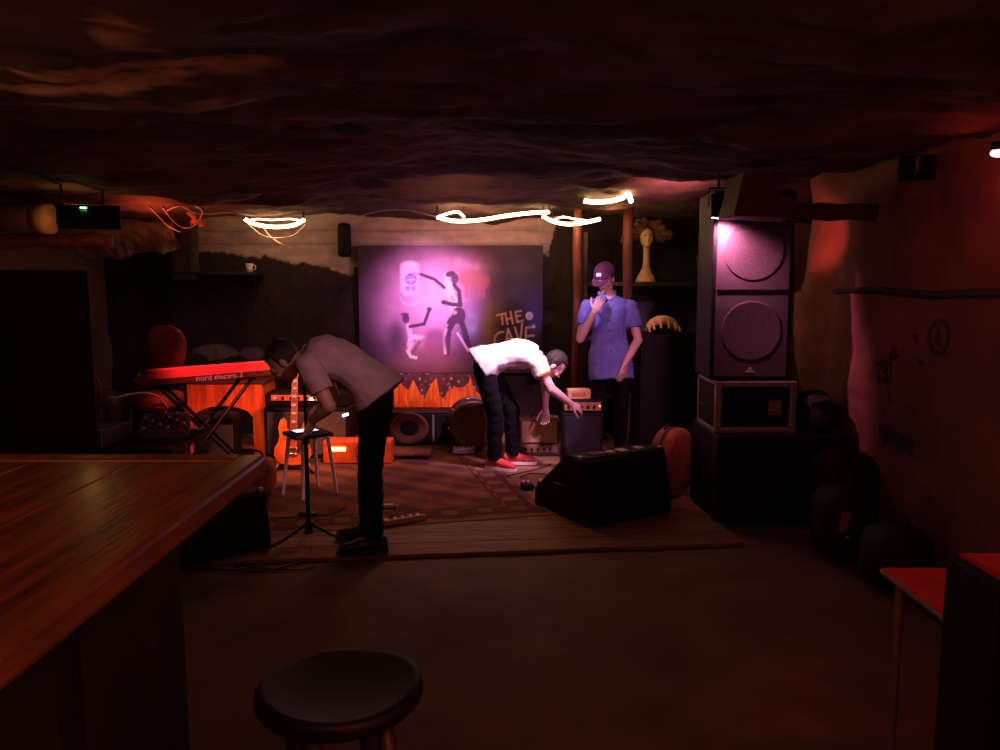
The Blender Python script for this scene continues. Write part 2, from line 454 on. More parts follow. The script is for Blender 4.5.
b.build('edge_trim', ALU, rk)
b = MB(); b.box((.13, -cd_ / 2 - .005, .17), (.085, .008, .10), .0, .002); b.build('sticker', mat('dim_sticker', (.3, .2, .18), .7, .35, 30), rk)
b = MB(); b.tube(smooth_path([(-.28, -.06, .17), (-.295, -.06, .16), (-.295, .06, .16), (-.28, .06, .17)], 4), .008); b.build('handle', BLKM, rk)
tw = speaker_tower('tall_speaker', 'tall dark two-cone loudspeaker lit pink, standing on the rack case', (1.675, 5.55, .94), -.03, .53, .46, 1.25, [(.86, .20), (.33, .20)])
b = MB(); b.box((0, -.245, .60), (.47, .006, .008)); b.build('grille_seam', BLK, tw)
# PA tower at the left behind the bar
speaker_tower('stage_speaker', 'huge black loudspeaker tower at the left edge behind the bar', (at(40, 300, 4.7).x, 4.72, 0), .47, .50, .52, 1.66, [(1.2, .19), (.45, .19)], False, mat('dim_grille', (.010, .008, .010), .6, .4, 200, .4))
# bass cabinet behind the man in the cap
p = at(672, 400, 7.25)
bc = thing('bass_cabinet', 'waist-high black speaker cabinet under the dark shelves behind the capped man', 'speaker', (p.x, 7.45, Z0))
b = MB(); b.box((0, 0, .545), (.60, .44, 1.09), 0, .015); b.build('cabinet', BLK, bc)
b = MB(); b.box((0, -.225, .545), (.54, .012, 1.02), 0, .004); b.build('grille', BLK, bc)
b = MB(); b.tube(smooth_path([(-.305, 0, .62), (-.33, 0, .64), (-.33, 0, .78), (-.305, 0, .80)], 4), .01); b.build('handle', BLKM, bc)

# floor wedges
def wedge(name, label, loc, rz, sc_=1.0):
    t = thing(name, label, 'monitor', loc, rz); t.scale = (1, 1, 1)
    W, D, Hh = .69 * sc_, .64 * sc_, .43 * sc_
    prof = [(0, 0), (-.01, .05), (.07, Hh * .95), (.10, Hh), (.25, Hh), (D, .12 * sc_), (D, 0)]
    prof = [(a * (sc_ if i in (2, 3, 4) else 1), z) for i, (a, z) in enumerate(prof)]
    M = Matrix(((0, 0, 1, 0), (1, 0, 0, 0), (0, 1, 0, 0), (0, 0, 0, 1)))
    b = MB(); b.prism(prof, W, M); b.build('cabinet', BLK, t)
    a0, z0 = prof[4]; a1, z1 = prof[5]; L_ = math.hypot(a1 - a0, z1 - z0)
    ang = math.atan2(z1 - z0, a1 - a0)
    b = MB(); b.box((W / 2, (a0 + a1) / 2, (z0 + z1) / 2 + .008), (W - .06, L_ - .04, .014), 0, .003, Matrix.Rotation(ang, 4, 'X')); b.build('grille', GRILL, t)
    for x in (.012, W - .012):
        b = MB()
        b.box((x, prof[3][0] + .01, Hh + .0), (.034, .045, .03), 0, .008); b.build('corner_guard', ALU, t)
    b = MB(); b.tube(smooth_path([(-.002, .2 * sc_, .2 * sc_), (-.03, .22 * sc_, .22 * sc_), (-.03, .34 * sc_, .22 * sc_), (-.002, .36 * sc_, .2 * sc_)], 4), .009); b.build('handle', BLKM, t)
    b = MB(); b.box((W / 2, prof[2][0] - .003, Hh * .93), (W - .04, .01, .012), 0, .002); b.build('edge_strip', BLKM, t)
    return t, Hh, W
FL, FR = V((.565, 4.98, 0)), V((1.165, 5.32, 0))
ang = math.atan2(FR.y - FL.y, FR.x - FL.x)
wg, Hh, W = wedge('stage_monitor', 'big black wedge stage monitor with pale stickers on top, in front of the standing men', (FL.x, FL.y, Z0), ang)
for (x, y, w1, d1, m_) in ((.30, .175, .055, .05, PAPER), (.40, .18, .075, .075, PAPER), (.55, .19, .055, .065, PAPER)):
    b = MB(); b.box((x, y, Hh + .003), (w1, d1, .005), .05, .001); b.build('sticker', m_, wg)
b = MB(); b.box((.19, .17, Hh + .004), (.12, .08, .006), 0, .002); b.build('input_plate', mat('dim_plate', (.06, .05, .055), .5, .3, 20), wg)
p = gr(266, 560); wedge('stage_monitor', 'small black wedge stage monitor on the floor beside the bar end', (p.x - .42, p.y - .22, Z0), math.radians(40), .78)

# round brown case behind the big wedge
cpos = V((1.27, 5.80, Z0))
rc = thing('drum_case', 'round tan drum case standing on edge behind the big wedge monitor', 'case', cpos, math.radians(-38))
M = Matrix.Rotation(PI / 2, 4, 'Y'); r = .25
b = MB(); b.lathe([(.01, -.08), (r - .04, -.085), (r - .008, -.07), (r, -.05), (r, -.012), (r - .012, -.008), (r - .012, .004), (r, .008), (r, .06), (r - .01, .08), (r - .05, .09), (.01, .085)], (0, 0, r), 44, M)
b.build('shell', TAN, rc, True)
b = MB(); b.lathe([(r - .006, -.010), (r + .006, -.010), (r + .006, .006), (r - .006, .006)], (0, 0, r), 44, M); b.build('strap', mat('dark_strap', (.05, .02, .015), .8, .2, 20), rc, True)
b = MB(); b.tube(smooth_path([(-.03, .07, 2 * r - .02), (-.03, .04, 2 * r + .012), (-.03, -.04, 2 * r + .012), (-.03, -.07, 2 * r - .02)], 6), .011); b.build('handle', LEATH, rc, True)
# ------------------------------------------------------------------ mural panel and flames
X0, X1, ZA, ZB, YP = -1.44, .435, .66, 1.96, 8.19
def raster(nx, ny):
    zx = 80 + (905 - 80) * np.linspace(0, 1, nx + 1)[None, :].repeat(ny + 1, 0)
    zy = 610 - (610 - 70) * np.linspace(0, 1, ny + 1)[:, None].repeat(nx + 1, 1)
    img = np.zeros((ny + 1, nx + 1, 3)) + np.array((.034, .020, .036))
    rs = np.random.RandomState(3)
    def lumps(s, seed):
        r_ = np.random.RandomState(seed); out = np.zeros_like(zx)
        for k in range(26):
            a = r_.rand() * 6.28; f = (1 + r_.rand() * 2.5) / s
            out += np.sin((zx * math.cos(a) + zy * math.sin(a)) * f + r_.rand() * 6.28)
        return out / 26 * 2.2
    n1 = lumps(60, 1); n2 = lumps(26, 2)
    def blend(col, w):
        nonlocal img
        w = np.clip(w, 0, 1)[..., None]; img = img * (1 - w) + np.array(col) * w
    def gau(cx, cy, rx, ry, p=1.0):
        return np.exp(-(((zx - cx) / rx) ** 2 + ((zy - cy) / ry) ** 2) ** p)
    def ss(a, b_, x): t = np.clip((x - a) / (b_ - a), 0, 1); return t * t * (3 - 2 * t)
    def seg(a, b_, r0, r1=None, soft=3.5):
        r1 = r0 if r1 is None else r1
        dx, dy = b_[0] - a[0], b_[1] - a[1]; t = np.clip(((zx - a[0]) * dx + (zy - a[1]) * dy) / (dx * dx + dy * dy + 1e-9), 0, 1)
        d = np.hypot(zx - a[0] - dx * t, zy - a[1] - dy * t) - (r0 + (r1 - r0) * t)
        return ss(soft, -soft, d)
    def ell(cx, cy, rx, ry, soft=.12, rot=0):
        c, s = math.cos(rot), math.sin(rot); x = (zx - cx) * c + (zy - cy) * s; y = -(zx - cx) * s + (zy - cy) * c
        return ss(1 + soft, 1 - soft, np.hypot(x / rx, y / ry))
    def poly(pts, col, r=5, w=1.0):
        m = np.zeros_like(zx)
        for a, b_ in zip(pts, pts[1:]): m = np.maximum(m, seg(a, b_, r))
        blend(col, m * w)
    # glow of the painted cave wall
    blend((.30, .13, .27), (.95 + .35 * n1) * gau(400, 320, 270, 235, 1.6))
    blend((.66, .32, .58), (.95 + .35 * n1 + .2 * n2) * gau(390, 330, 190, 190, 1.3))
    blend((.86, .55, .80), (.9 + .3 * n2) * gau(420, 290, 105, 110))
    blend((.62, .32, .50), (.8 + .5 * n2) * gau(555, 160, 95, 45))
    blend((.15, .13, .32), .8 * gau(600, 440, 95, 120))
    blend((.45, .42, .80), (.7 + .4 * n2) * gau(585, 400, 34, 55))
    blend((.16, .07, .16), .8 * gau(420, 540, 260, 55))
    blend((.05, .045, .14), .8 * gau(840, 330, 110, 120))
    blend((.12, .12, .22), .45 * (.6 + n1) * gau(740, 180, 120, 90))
    # bull
    bull = (.46, .16, .19)
    for e_ in ((600, 212, 62, 34), (560, 205, 36, 34), (640, 222, 28, 32)): blend(bull, .8 * ell(*e_, .35))
    for x_ in (565, 588, 622, 642): poly([(x_, 235), (x_ - 3, 285)], bull, 8, .8)
    poly([(540, 190), (528, 175)], bull, 5, .7)
    # tall pale can with blue emblem
    for yy in range(8): blend((.86, .55, .78), .8 * ell(311, 160 + yy * 14, 43, 26, .15))
    blend((.95, .72, .88), .9 * ell(311, 150, 36, 14, .2)); blend((.55, .22, .42), .55 * (ell(311, 150, 38, 15, .1) - ell(311, 152, 32, 10, .1)))
    blend((.93, .66, .86), .6 * seg((290, 170), (290, 270), 10, 10, 8))
    em = (.16, .13, .62)
    blend(em, .85 * (ell(315, 212, 27, 23, .12) - ell(315, 212, 19, 15, .15))); poly([(298, 208), (331, 205)], em, 3.5, .9); poly([(300, 222), (328, 220)], em, 3, .9)
    blend(em, .8 * ell(312, 194, 12, 8, .3)); poly([(292, 244), (304, 258), (304, 242), (292, 256)], em, 3.5, .85); poly([(318, 256), (320, 243), (331, 256), (331, 242)], em, 3.5, .85)
    blend((.95, .68, .9), .5 * (ell(315, 295, 48, 30, .12) - ell(315, 288, 44, 26, .12)))
    # standing hunter
    dk = (.085, .035, .085); lt = (.95, .70, .90)
    poly([(478, 236), (500, 300), (505, 345)], lt, 20, .95); poly([(474, 195), (478, 225)], lt, 11, .9)
    poly([(465, 247), (420, 212), (362, 192)], dk, 7); poly([(362, 192), (330, 186)], dk, 3, .7)
    blend(dk, ell(492, 190, 23, 12, .2, -.2)); blend(dk, .95 * ell(512, 210, 16, 22, .2)); poly([(508, 235), (530, 262), (536, 320)], dk, 9); poly([(536, 320), (500, 318), (462, 309)], dk, 9); blend(dk, ell(460, 309, 10, 9, .2))
    poly([(496, 285), (504, 300)], dk, 5, .6)
    blend(dk, ell(527, 365, 32, 36, .12)); poly([(500, 375), (482, 395), (490, 380)], dk, 8); blend((.75, .42, .55), .8 * ell(506, 352, 15, 9, .3))
    poly([(508, 385), (482, 430), (478, 470), (474, 525)], dk, 13); poly([(470, 425), (458, 465), (466, 525)], lt, 6, .95)
    poly([(540, 390), (556, 440), (566, 480), (580, 520)], dk, 13); poly([(522, 440), (548, 480), (570, 516)], lt, 5, .95)
    # kneeling figure
    blend(dk, .9 * gau(248, 455, 42, 80, 1.3)); blend(dk, .95 * ell(290, 378, 16, 20, .2)); blend(dk, .8 * ell(285, 360, 20, 8, .3))
    poly([(302, 410), (312, 460), (305, 490)], lt, 12, .7); poly([(308, 412), (372, 401), (384, 372), (396, 340)], dk, 7); blend(dk, ell(396, 338, 11, 9, .25))
    poly([(318, 455), (378, 462)], lt, 10, .9); poly([(380, 468), (330, 490), (300, 515)], (.55, .25, .45), 13, .85); poly([(318, 482), (298, 518), (310, 540), (335, 545)], lt, 6, .9); poly([(350, 480), (320, 515)], dk, 8, .7)
    blend((.20, .07, .19), .75 * ell(420, 480, 55, 60, .4))
    # sign writing on a dark halo
    blend((.24, .16, .02), .95 * gau(685, 420, 66, 112, 1.4))
    blend((.014, .008, .012), gau(775, 425, 98, 112, 2))
    blend((.05, .03, .30), .9 * gau(868, 360, 34, 80, 1.2))
    def z2(px, py): return ((480 + px * .07 - 340) * 4.414, (300 + py * .07 - 230) * 4.414)
    ora = (.74, .36, .20); yel = (.58, .44, .26)
    for col, pts in ((ora, [(262, 178), (395, 150)]), (ora, [(335, 165), (350, 300)]), (ora, [(392, 175), (418, 295)]), (ora, [(462, 130), (495, 285)]), (ora, [(405, 232), (480, 215)]),
                     (yel, [(615, 118), (535, 130), (560, 270), (640, 252)]), (yel, [(545, 195), (605, 180)]),
                     (yel, [(360, 405), (290, 415), (240, 470), (228, 540), (260, 592), (330, 600)]), (yel, [(395, 590), (425, 365), (520, 580)]), (yel, [(405, 500), (490, 495)]),
                     (yel, [(525, 345), (605, 575), (632, 290)]), (yel, [(815, 335), (690, 348), (680, 590), (820, 575)]), (yel, [(685, 465), (805, 455)])):
        poly([z2(*q) for q in pts], col, 3.9, .95)
    blend((.62, .60, .82), ell(*z2(737, 185), 17, 17, .15)); blend((.40, .38, .65), .6 * ell(*z2(737, 200), 10, 7, .4)); blend((.6, .55, .85), .9 * ell(*z2(800, 330), 8, 8, .3))
    return np.clip(img, 0, 1)
NX, NY = 460, 318
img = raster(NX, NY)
mur = thing('mural_picture', 'dark painted board with glowing hunters, a bull and the words THE CAVE', 'painting', ((X0 + X1) / 2, YP + .03, ZA))
b = MB(); b.box(((X0 + X1) / 2, YP + .042, (ZA + ZB) / 2), (X1 - X0, .08, ZB - ZA), 0, .003); b.build('board', mat('board_edge', (.03, .02, .025), .8, .3, 12), mur, world=True)
vv = [(X0 + (X1 - X0) * i / NX - mur.location.x, -.03 - .002, (ZB - ZA) * j / NY) for j in range(NY + 1) for i in range(NX + 1)]
ff = [(j * (NX + 1) + i, j * (NX + 1) + i + 1, (j + 1) * (NX + 1) + i + 1, (j + 1) * (NX + 1) + i) for j in range(NY) for i in range(NX)]
me = bpy.data.meshes.new('painted_face'); me.from_pydata(vv, [], ff)
ca = me.color_attributes.new('tint', 'FLOAT_COLOR', 'POINT')
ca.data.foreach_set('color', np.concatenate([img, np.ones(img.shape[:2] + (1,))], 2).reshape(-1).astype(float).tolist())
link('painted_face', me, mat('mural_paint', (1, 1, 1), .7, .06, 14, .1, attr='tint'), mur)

fx0, fx1 = at(362, 390, 8.1).x, at(486, 390, 8.1).x; fz0, fz1 = at(400, 410, 8.1).z, at(400, 374, 8.1).z
fl = thing('flame_panel', 'glittery purple panel with cut-out orange flames below the painted board', 'panel', ((fx0 + fx1) / 2, 8.16, Z0))
def gl_col(p):
    n = noise.noise(V((p.x * 34, p.z * 34, 1))); n2 = noise.noise(V((p.x * 14, p.z * 14, 6)))
    return V((.10, .045, .10)).lerp(V((.65, .5, .66)), sstep(.36, .62, n)) * (1 + .5 * n2)
me = grid_mesh('backing', 170, 55, lambda u, v: V(((fx1 - fx0) * (u - .5), -.012, (fz1 - Z0) * v)), gl_col)
link('backing', me, mat('glitter_board', (1, 1, 1), .45, .1, 20, .2, attr='tint'), fl)
pxs = [(394, 409), (391, 390), (394, 376), (401, 385), (408, 391), (413, 380), (418, 391), (424, 400), (429, 388), (436, 378), (438, 388), (439, 396), (443, 399), (449, 390), (455, 388), (462, 388), (468, 385), (470, 376), (474, 390), (480, 395), (484, 409)]
poly_ = [(at(x, y, 8.1).x - fl.location.x, at(x, y, 8.1).z - Z0) for x, y in pxs]
b = MB(); b.prism(poly_, .02, Matrix.Translation((0, -.014, 0)) @ Matrix.Rotation(PI / 2, 4, 'X')); b.build('flame_cutout', FLAME, fl)
for x, s in ((403, .8), (432, 1.0), (455, .7), (474, .6)):
    q = at(x, 408, 8.1); b = MB()
    b.prism([(-.05 * s, 0), (-.045 * s, .07 * s), (-.02 * s, .12 * s), (-.012 * s, .08 * s), (.008 * s, .15 * s), (.025 * s, .09 * s), (.045 * s, .06 * s), (.05 * s, 0)], .006, Matrix.Translation((q.x - fl.location.x, -.036, fz0 - Z0)) @ Matrix.Rotation(PI / 2, 4, 'X'))
    b.build('flame_tongue', mat('flame_deep', (.8, .09, .02), .6, .3, 8), fl)

# ------------------------------------------------------------------ backline
def box_amp(name, label, cat, x0, x1, z1, Y, d, group=None):
    t = thing(name, label, cat, ((x0 + x1) / 2, Y + d / 2, Z0)); return t, x1 - x0, z1 - Z0, d
# low cabinet with a round cone under the flames
xa, xb = at(384, 430, 7.55).x, at(462, 430, 7.55).x
t, w, h, d = box_amp('floor_cabinet', 'low black speaker cabinet with a round reddish cone below the flames', 'speaker', xa, xb, .34, 7.55, .42)
b = MB(); b.box((0, 0, h / 2), (w, d, h), 0, .012); b.build('cabinet', BLK, t)
b = MB(); b.lathe([(.0, -.02), (.06, -.012), (.125, .004), (.145, .012), (.155, .006), (.155, -.02)], (-.13, -d / 2 - .008, .17), 36, Matrix.Rotation(PI / 2, 4, 'X') @ Matrix.Scale(1.2, 4, V((1, 0, 0)))); b.build('cone', mat('red_cone', (.10, .022, .014), .6, .3, 10), t, True)
b = MB(); b.box((.10, -d / 2 - .004, .17), (.018, .01, .26), 0, .003); b.build('edge_strip', ALU, t)
b = MB(); b.box((0, -d / 2 + .02, h + .006), (w, .04, .014), 0, .003); b.build('top_lip', BLKM, t)
# wooden step stool
xa, xb = at(393, 452, 6.98).x, at(431, 452, 6.98).x; zt = at(412, 449.5, 7.1).z
t = thing('step_stool', 'small dark wooden step stool on the rug behind the bending man in grey', 'stool', ((xa + xb) / 2, 7.05, .027))
w = xb - xa; h = zt - .027
b = MB(); b.box((0, 0, h - .012), (w, .22, .024), 0, .004); b.build('tread', WOODPOST, t)
for s in (-1, 1):
    b = MB(); b.prism([(-.10, 0), (-.05, 0), (-.03, h * .5), (.03, h * .5), (.05, 0), (.10, 0), (.09, h - .024), (-.09, h - .024)], .02, Matrix.Translation((s * (w / 2 - .03) - .01, 0, 0)) @ Matrix.Rotation(PI / 2, 4, 'Z') @ Matrix.Rotation(PI / 2, 4, 'X')) if False else b.box((s * (w / 2 - .03), 0, (h - .024) / 2), (.022, .19, h - .024), 0, .003)
    b.build('side_board', WOODDK, t)
b = MB(); b.box((0, -.06, h * .62), (w - .07, .016, .05), 0, .003); b.build('rail', WOODDK, t)
# dark drum
q = at(472, 418, 7.3)
t = thing('bass_drum', 'small dark drum facing the room behind the white-shirted man', 'drum', (q.x, 7.42, Z0), .15)
r = .215; M = Matrix.Rotation(PI / 2, 4, 'X')
b = MB(); b.lathe([(r, -.14), (r, .14)], (0, 0, r + .035), 40, M); b.build('shell', mat('drum_shell', (.035, .014, .012), .4, .3, 10), t, True)
b = MB(); b.lathe([(.0, .142), (r * .6, .146), (r * .97, .143)], (0, 0, r + .035), 40, M); b.build('drum_head', mat('dark_head', (.045, .016, .014), .55, .3, 10), t, True)
for y in (.14, -.14):
    b = MB(); b.lathe([(r - .004, y - .012), (r + .01, y - .012), (r + .01, y + .014), (r - .006, y + .014)], (0, 0, r + .035), 40, M); b.build('hoop', WOODDK, t, True)
for k in range(8):
    a = k * PI / 4 + .2; p = V((math.cos(a) * (r + .016), 0, math.sin(a) * (r + .016) + r + .035)); b = MB(); b.box(p, (.018, .05, .018), 0, .004); b.build('lug', CHROME, t)
for s in (-1, 1):
    b = MB(); b.cone((s * .15, -.06, .12), (s * .24, -.12, 0), .008, .01); b.build('spur', BLKM, t)
# chrome pedal in front of it
p = gr(467, 449, Z0); t = thing('effects_pedal', 'silver textured effects unit on the floor in front of the drum', 'pedal', (p.x - .02, p.y - .20, Z0))
b = MB(); b.box((0, 0, .035), (.20, .13, .055), 0, .008); b.build('housing', mat('dull_silver', (.3, .28, .3), .35, .5, 60, .6, metal=.7), t)
for k in range(4):
    b = MB(); b.lathe([(.011, 0), (.011, .012), (.008, .016), (.0, .016)], (-.07 + k * .046, .01, .062), 14); b.build('knob', BLKM, t)
for x in (-.06, .06):
    b = MB(); b.lathe([(.009, 0), (.009, .014), (.0, .016)], (x, -.04, .062), 12); b.build('footswitch', CHROME, t)

# cream combo amp
xa, xb = at(519, 440, 7.1).x, at(560, 440, 7.1).x; zt = at(540, 420, 7.1).z
t, w, h, d = box_amp('combo_amp', 'cream-fronted guitar combo amp on the floor behind the white-shirted man', 'amplifier', xa, xb, zt, 7.1, .26)
b = MB(); b.box((0, 0, h / 2), (w, d, h), 0, .012); b.build('cabinet', mat('brown_tolex', (.10, .055, .04), .6, .3, 50, .2), t)
b = MB(); b.box((0, -d / 2 - .004, h * .67), (w - .05, .012, h * .58), 0, .004); b.build('grille', CREAM, t)
b = MB(); b.box((0, -d / 2 - .004, h * .20), (w - .05, .01, h * .22), 0, .003); b.build('control_panel', mat('dim_tan_panel', srgb(130, 92, 74), .5, .2, 14), t)
for k in range(5):
    b = MB(); b.lathe([(.012, 0), (.010, .014), (0, .015)], (-w / 2 + .06 + k * .055, -d / 2 - .010, h * .20), 14, Matrix.Rotation(PI / 2, 4, 'X')); b.build('knob', BLKM, t)
b = MB(); b.tube(smooth_path([(-.07, 0, h), (-.06, 0, h + .022), (.06, 0, h + .022), (.07, 0, h)], 4), .008); b.build('handle', LEATH, t)
# black cabinet with amp head right of it
xa, xb = at(562, 430, 6.74).x, at(603, 430, 6.74).x; zt = at(580, 413, 6.74).z
t, w, h, d = box_amp('guitar_cabinet', 'black guitar cabinet under the little amp head the bending man reaches for', 'speaker', xa, xb, zt, 6.74, .19)
b = MB(); b.box((0, 0, h / 2), (w, d, h), 0, .01); b.build('cabinet', BLK, t)
b = MB(); b.box((0, -d / 2 - .004, h / 2), (w - .05, .012, h - .06), 0, .003); b.build('grille', mat('dim_grille', (.010, .008, .010), .6, .4, 200, .4), t)
b = MB(); b.box((.09, -d / 2 - .010, .06), (.06, .004, .014), 0, .001); b.build('badge', ALU, t)
cab_top = Z0 + h; cab_x = t.location.x; cab_y = t.location.y
t = thing('amp_head', 'small dark amp head with glowing knobs on the black guitar cabinet', 'amplifier', (cab_x, cab_y, cab_top))
b = MB(); b.box((0, 0, .055), (.34, .18, .10), 0, .008); b.build('housing', BLK, t)
b = MB(); b.box((0, -.092, .055), (.31, .006, .07), 0, .002); b.build('face', mat('amber_panel', (.35, .16, .06), .4, .3, 10), t)
for k in range(5):
    b = MB(); b.lathe([(.012, 0), (.010, .014), (0, .015)], (-.12 + k * .055, -.096, .055), 14, Matrix.Rotation(PI / 2, 4, 'X')); b.build('knob', BLKM, t)
b = MB(); b.lathe([(.006, 0), (.005, .006), (0, .007)], (.145, -.096, .06), 12, Matrix.Rotation(PI / 2, 4, 'X')); b.build('pilot_light', mat('amber_led', (1, .5, .1), .4, .1, 9, emit=(1, .4, .1), power=5), t)
t = thing('effects_box', 'pale yellowish box lying on the small amp head', 'box', (cab_x - .03, cab_y + .02, cab_top + .106))
b = MB(); b.box((0, 0, .045), (.20, .12, .085), .1, .008); b.build('housing', mat('pale_box', srgb(190, 140, 96), .6, .25, 10), t)
b = MB(); b.box((.0, -.062, .05), (.12, .006, .03), .1, .001); b.build('label_plate', mat('amber_panel', (.35, .16, .06), .4, .3, 10), t)

# amp stack behind the guitar
xa, xb = at(264, 430, 7.0).x, at(349, 430, 7.0).x; zt = at(300, 408, 7.0).z
t, w, h, d = box_amp('speaker_cabinet', 'dark guitar speaker cabinet behind the orange guitar', 'speaker', xa, xb, zt, 7.0, .32)
b = MB(); b.box((0, 0, h / 2), (w, d, h), 0, .012); b.build('cabinet', BLK, t)
b = MB(); b.box((0, -d / 2 - .004, h / 2), (w - .06, .012, h - .07), 0, .004); b.build('grille', GRILL, t)
zc = Z0 + h; xc = t.location.x; wc = w; spk = t
t = thing('amp_head', 'wide amp head with a lit strip and green light, behind the guitar neck', 'amplifier', (xc, 7.16, zc))
b = MB(); b.box((0, 0, .07), (wc - .03, .24, .13), 0, .012); b.build('housing', BLK, t)
b = MB(); b.box((-.08, -.122, .085), (wc * .62, .008, .05), 0, .002); b.build('control_panel', mat('copper_panel', srgb(226, 130, 92), .4, .2, 12), t)
for k in range(6):
    b = MB(); b.lathe([(.013, 0), (.011, .016), (0, .017)], (-.28 + k * .07, -.127, .085), 14, Matrix.Rotation(PI / 2, 4, 'X')); b.build('knob', PAPER if k == 0 else BLKM, t)
b = MB(); b.box((at(312, 403, 7.04).x - xc, -.129, .075), (.04, .008, .02), 0, .003); b.build('pilot_light', LEDY, t)
b = MB(); b.box((at(346, 422, 7.0).x - xc, -.174, zc - Z0 - .06), (.055, .02, .022), 0, .004, Matrix.Rotation(-.35, 4, 'Y')); b.build('clip_light', LEDW, spk)

# heater-like box, the orange light on it put into the housing colour
xa, xb = at(322, 455, 6.75).x, at(391, 455, 6.75).x; zt = at(340, 442, 6.75).z
t, w, h, d = box_amp('space_heater', 'low orange-lit box with a bright glowing slot behind the grey-shirted man', 'heater', xa, xb, zt, 6.78, .2)
b = MB(); b.box((0, 0, h / 2), (w, d, h), 0, .012); b.build('housing', mat('orange_lit_case', srgb(215, 96, 44), .5, .2, 10), t)
q = at(337, 449, 6.78)
b = MB(); b.box((q.x - t.location.x, -d / 2 - .006, h * .66), (.15, .014, .035), 0, .004); b.build('glowing_slot', HEAT, t)
b = MB(); b.box((q.x - t.location.x + .26, -d / 2 - .004, h * .55), (.20, .008, .09), 0, .003); b.build('vent', mat('rust_panel', srgb(150, 50, 24), .6, .3, 60, .5), t)

# guitar on stand
gp = gr(293, 470, Z0)
gt = thing('electric_guitar', 'orange sunburst electric guitar propped upright on a stand', 'guitar', (gp.x, gp.y, Z0 + .045), math.radians(6))
L_ = Matrix.Rotation(math.radians(-10), 4, 'X') @ Matrix.Rotation(math.radians(2), 4, 'Y')
outl = []
for k in range(48):
    a = 2 * PI * k / 48; x, y = math.sin(a), -math.cos(a)
    r = 1.0
    hw = .155 if y < 0 else .125
    X_ = x * hw * (1 - .22 * math.exp(-((y - .05) / .25) ** 2)); Y_ = .19 + y * .19
    if y > .55: Y_ -= .03 * (1 - abs(x)) * 0
    outl.append((X_, Y_))
# cutaways and horns
outl = [(0, 0), (.07, .004), (.125, .03), (.152, .085), (.148, .14), (.118, .19), (.108, .225), (.122, .275), (.118, .335), (.098, .365), (.078, .35), (.062, .30), (.035, .285), (-.035, .285), (-.055, .31), (-.062, .36), (-.085, .39), (-.112, .37), (-.126, .315), (-.112, .235), (-.122, .19), (-.15, .14), (-.155, .085), (-.128, .03), (-.07, .004)]
RX = Matrix.Rotation(PI / 2, 4, 'X')
def gpart(nm, shapes, m, smooth=False):
    b = MB()
    for f in shapes: f(b)
    bmesh.ops.transform(b.b, matrix=L_, verts=b.b.verts); return b.build(nm, m, gt, smooth)
gpart('body', [lambda b: b.prism(outl, .042, Matrix.Translation((0, .021, 0)) @ RX)], mat('sunburst_top', srgb(206, 92, 30), .25, .55, 6, coat=.4, c2=srgb(235, 120, 50)))
gpart('pickguard', [lambda b: b.prism([(.03, .10), (.10, .08), (.125, .12), (.09, .18), (.088, .24), (.05, .28), (.03, .27)], .004, Matrix.Translation((0, -.022, 0)) @ RX)], mat('dark_pickguard', (.05, .02, .015), .4, .3, 12))
for z in (.13, .235): gpart('pickup', [lambda b, z=z: b.box((0, -.026, z), (.075, .012, .028), 0, .003)], CHROME)
gpart('bridge', [lambda b: b.box((0, -.026, .085), (.08, .012, .018), 0, .003)], CHROME)
for x, z in ((.085, .06), (.11, .095), (.075, .10)): gpart('knob', [lambda b, x=x, z=z: b.lathe([(.011, 0), (.010, .012), (0, .013)], (x, -.021, z), 12, RX)], PAPER)
gpart('neck', [lambda b: b.loft([(V((0, -.012, .27)), V((.028, 0, 0)), V((0, .018, 0))), (V((0, -.012, .74)), V((.022, 0, 0)), V((0, .016, 0)))])], mat('maple_neck', srgb(206, 140, 88), .4, .15, 8))
gpart('fretboard', [lambda b: b.box((0, -.032, .5), (.05, .006, .50), 0, .001)], mat('maple_board', srgb(176, 100, 58), .4, .2, 8))
gpart('fret', [lambda b, k=k: b.box((0, -.036, .30 + .445 * (1 - .5 ** (k / 9.0)) / (1 - .5 ** (20 / 9.0))), (.048, .003, .004)) for k in range(21)], CHROME)
gpart('inlay', [lambda b, z=z: b.box((0, -.0362, z), (.03, .002, .018)) for z in (.36, .43, .50, .57, .64, .70)], PAPER)
gpart('headstock', [lambda b: b.prism([(-.022, .74), (.022, .74), (.040, .79), (.044, .86), (.028, .90), (-.010, .905), (-.038, .86), (-.034, .79)], .016, Matrix.Translation((0, -.004, 0)) @ RX)], mat('maple_neck', srgb(206, 140, 88), .4, .15, 8))
for s in (-1, 1):
    for k in range(3): gpart('tuning_peg', [lambda b, s=s, k=k: (b.cone((s * .036, -.012, .785 + k * .036), (s * .052, -.012, .785 + k * .036), .004), b.ell((s * .06, -.012, .785 + k * .036), (.010, .005, .008)))], CHROME)
gpart('string', [lambda b, k=k: b.cone((-.017 + k * .0068, -.040, .085), (-.015 + k * .006, -.038, .745), .0011) for k in range(6)], CHROME)
st = thing('guitar_stand', 'low tubular stand holding the orange guitar', 'stand', (gp.x, gp.y, Z0), math.radians(6))
b = MB(); b.tube(smooth_path([(-.13, -.05, .034), (-.12, .05, .04), (0, .10, .05), (.12, .05, .04), (.13, -.05, .034)], 5), .009); b.build('cradle', CABLEW, st, True)
for s in (-1, 1):
    b = MB(); b.tube([(s * .05, .09, .05), (s * .19, -.16, .009)], .009); b.build('leg', BLKM, st)
b = MB(); b.tube([(0, .10, .05), (0, .3, .009)], .009); b.build('leg', BLKM, st)
b = MB(); b.tube([(0, .10, .05), (0, .17, .40)], .008); b.build('upright', BLKM, st)

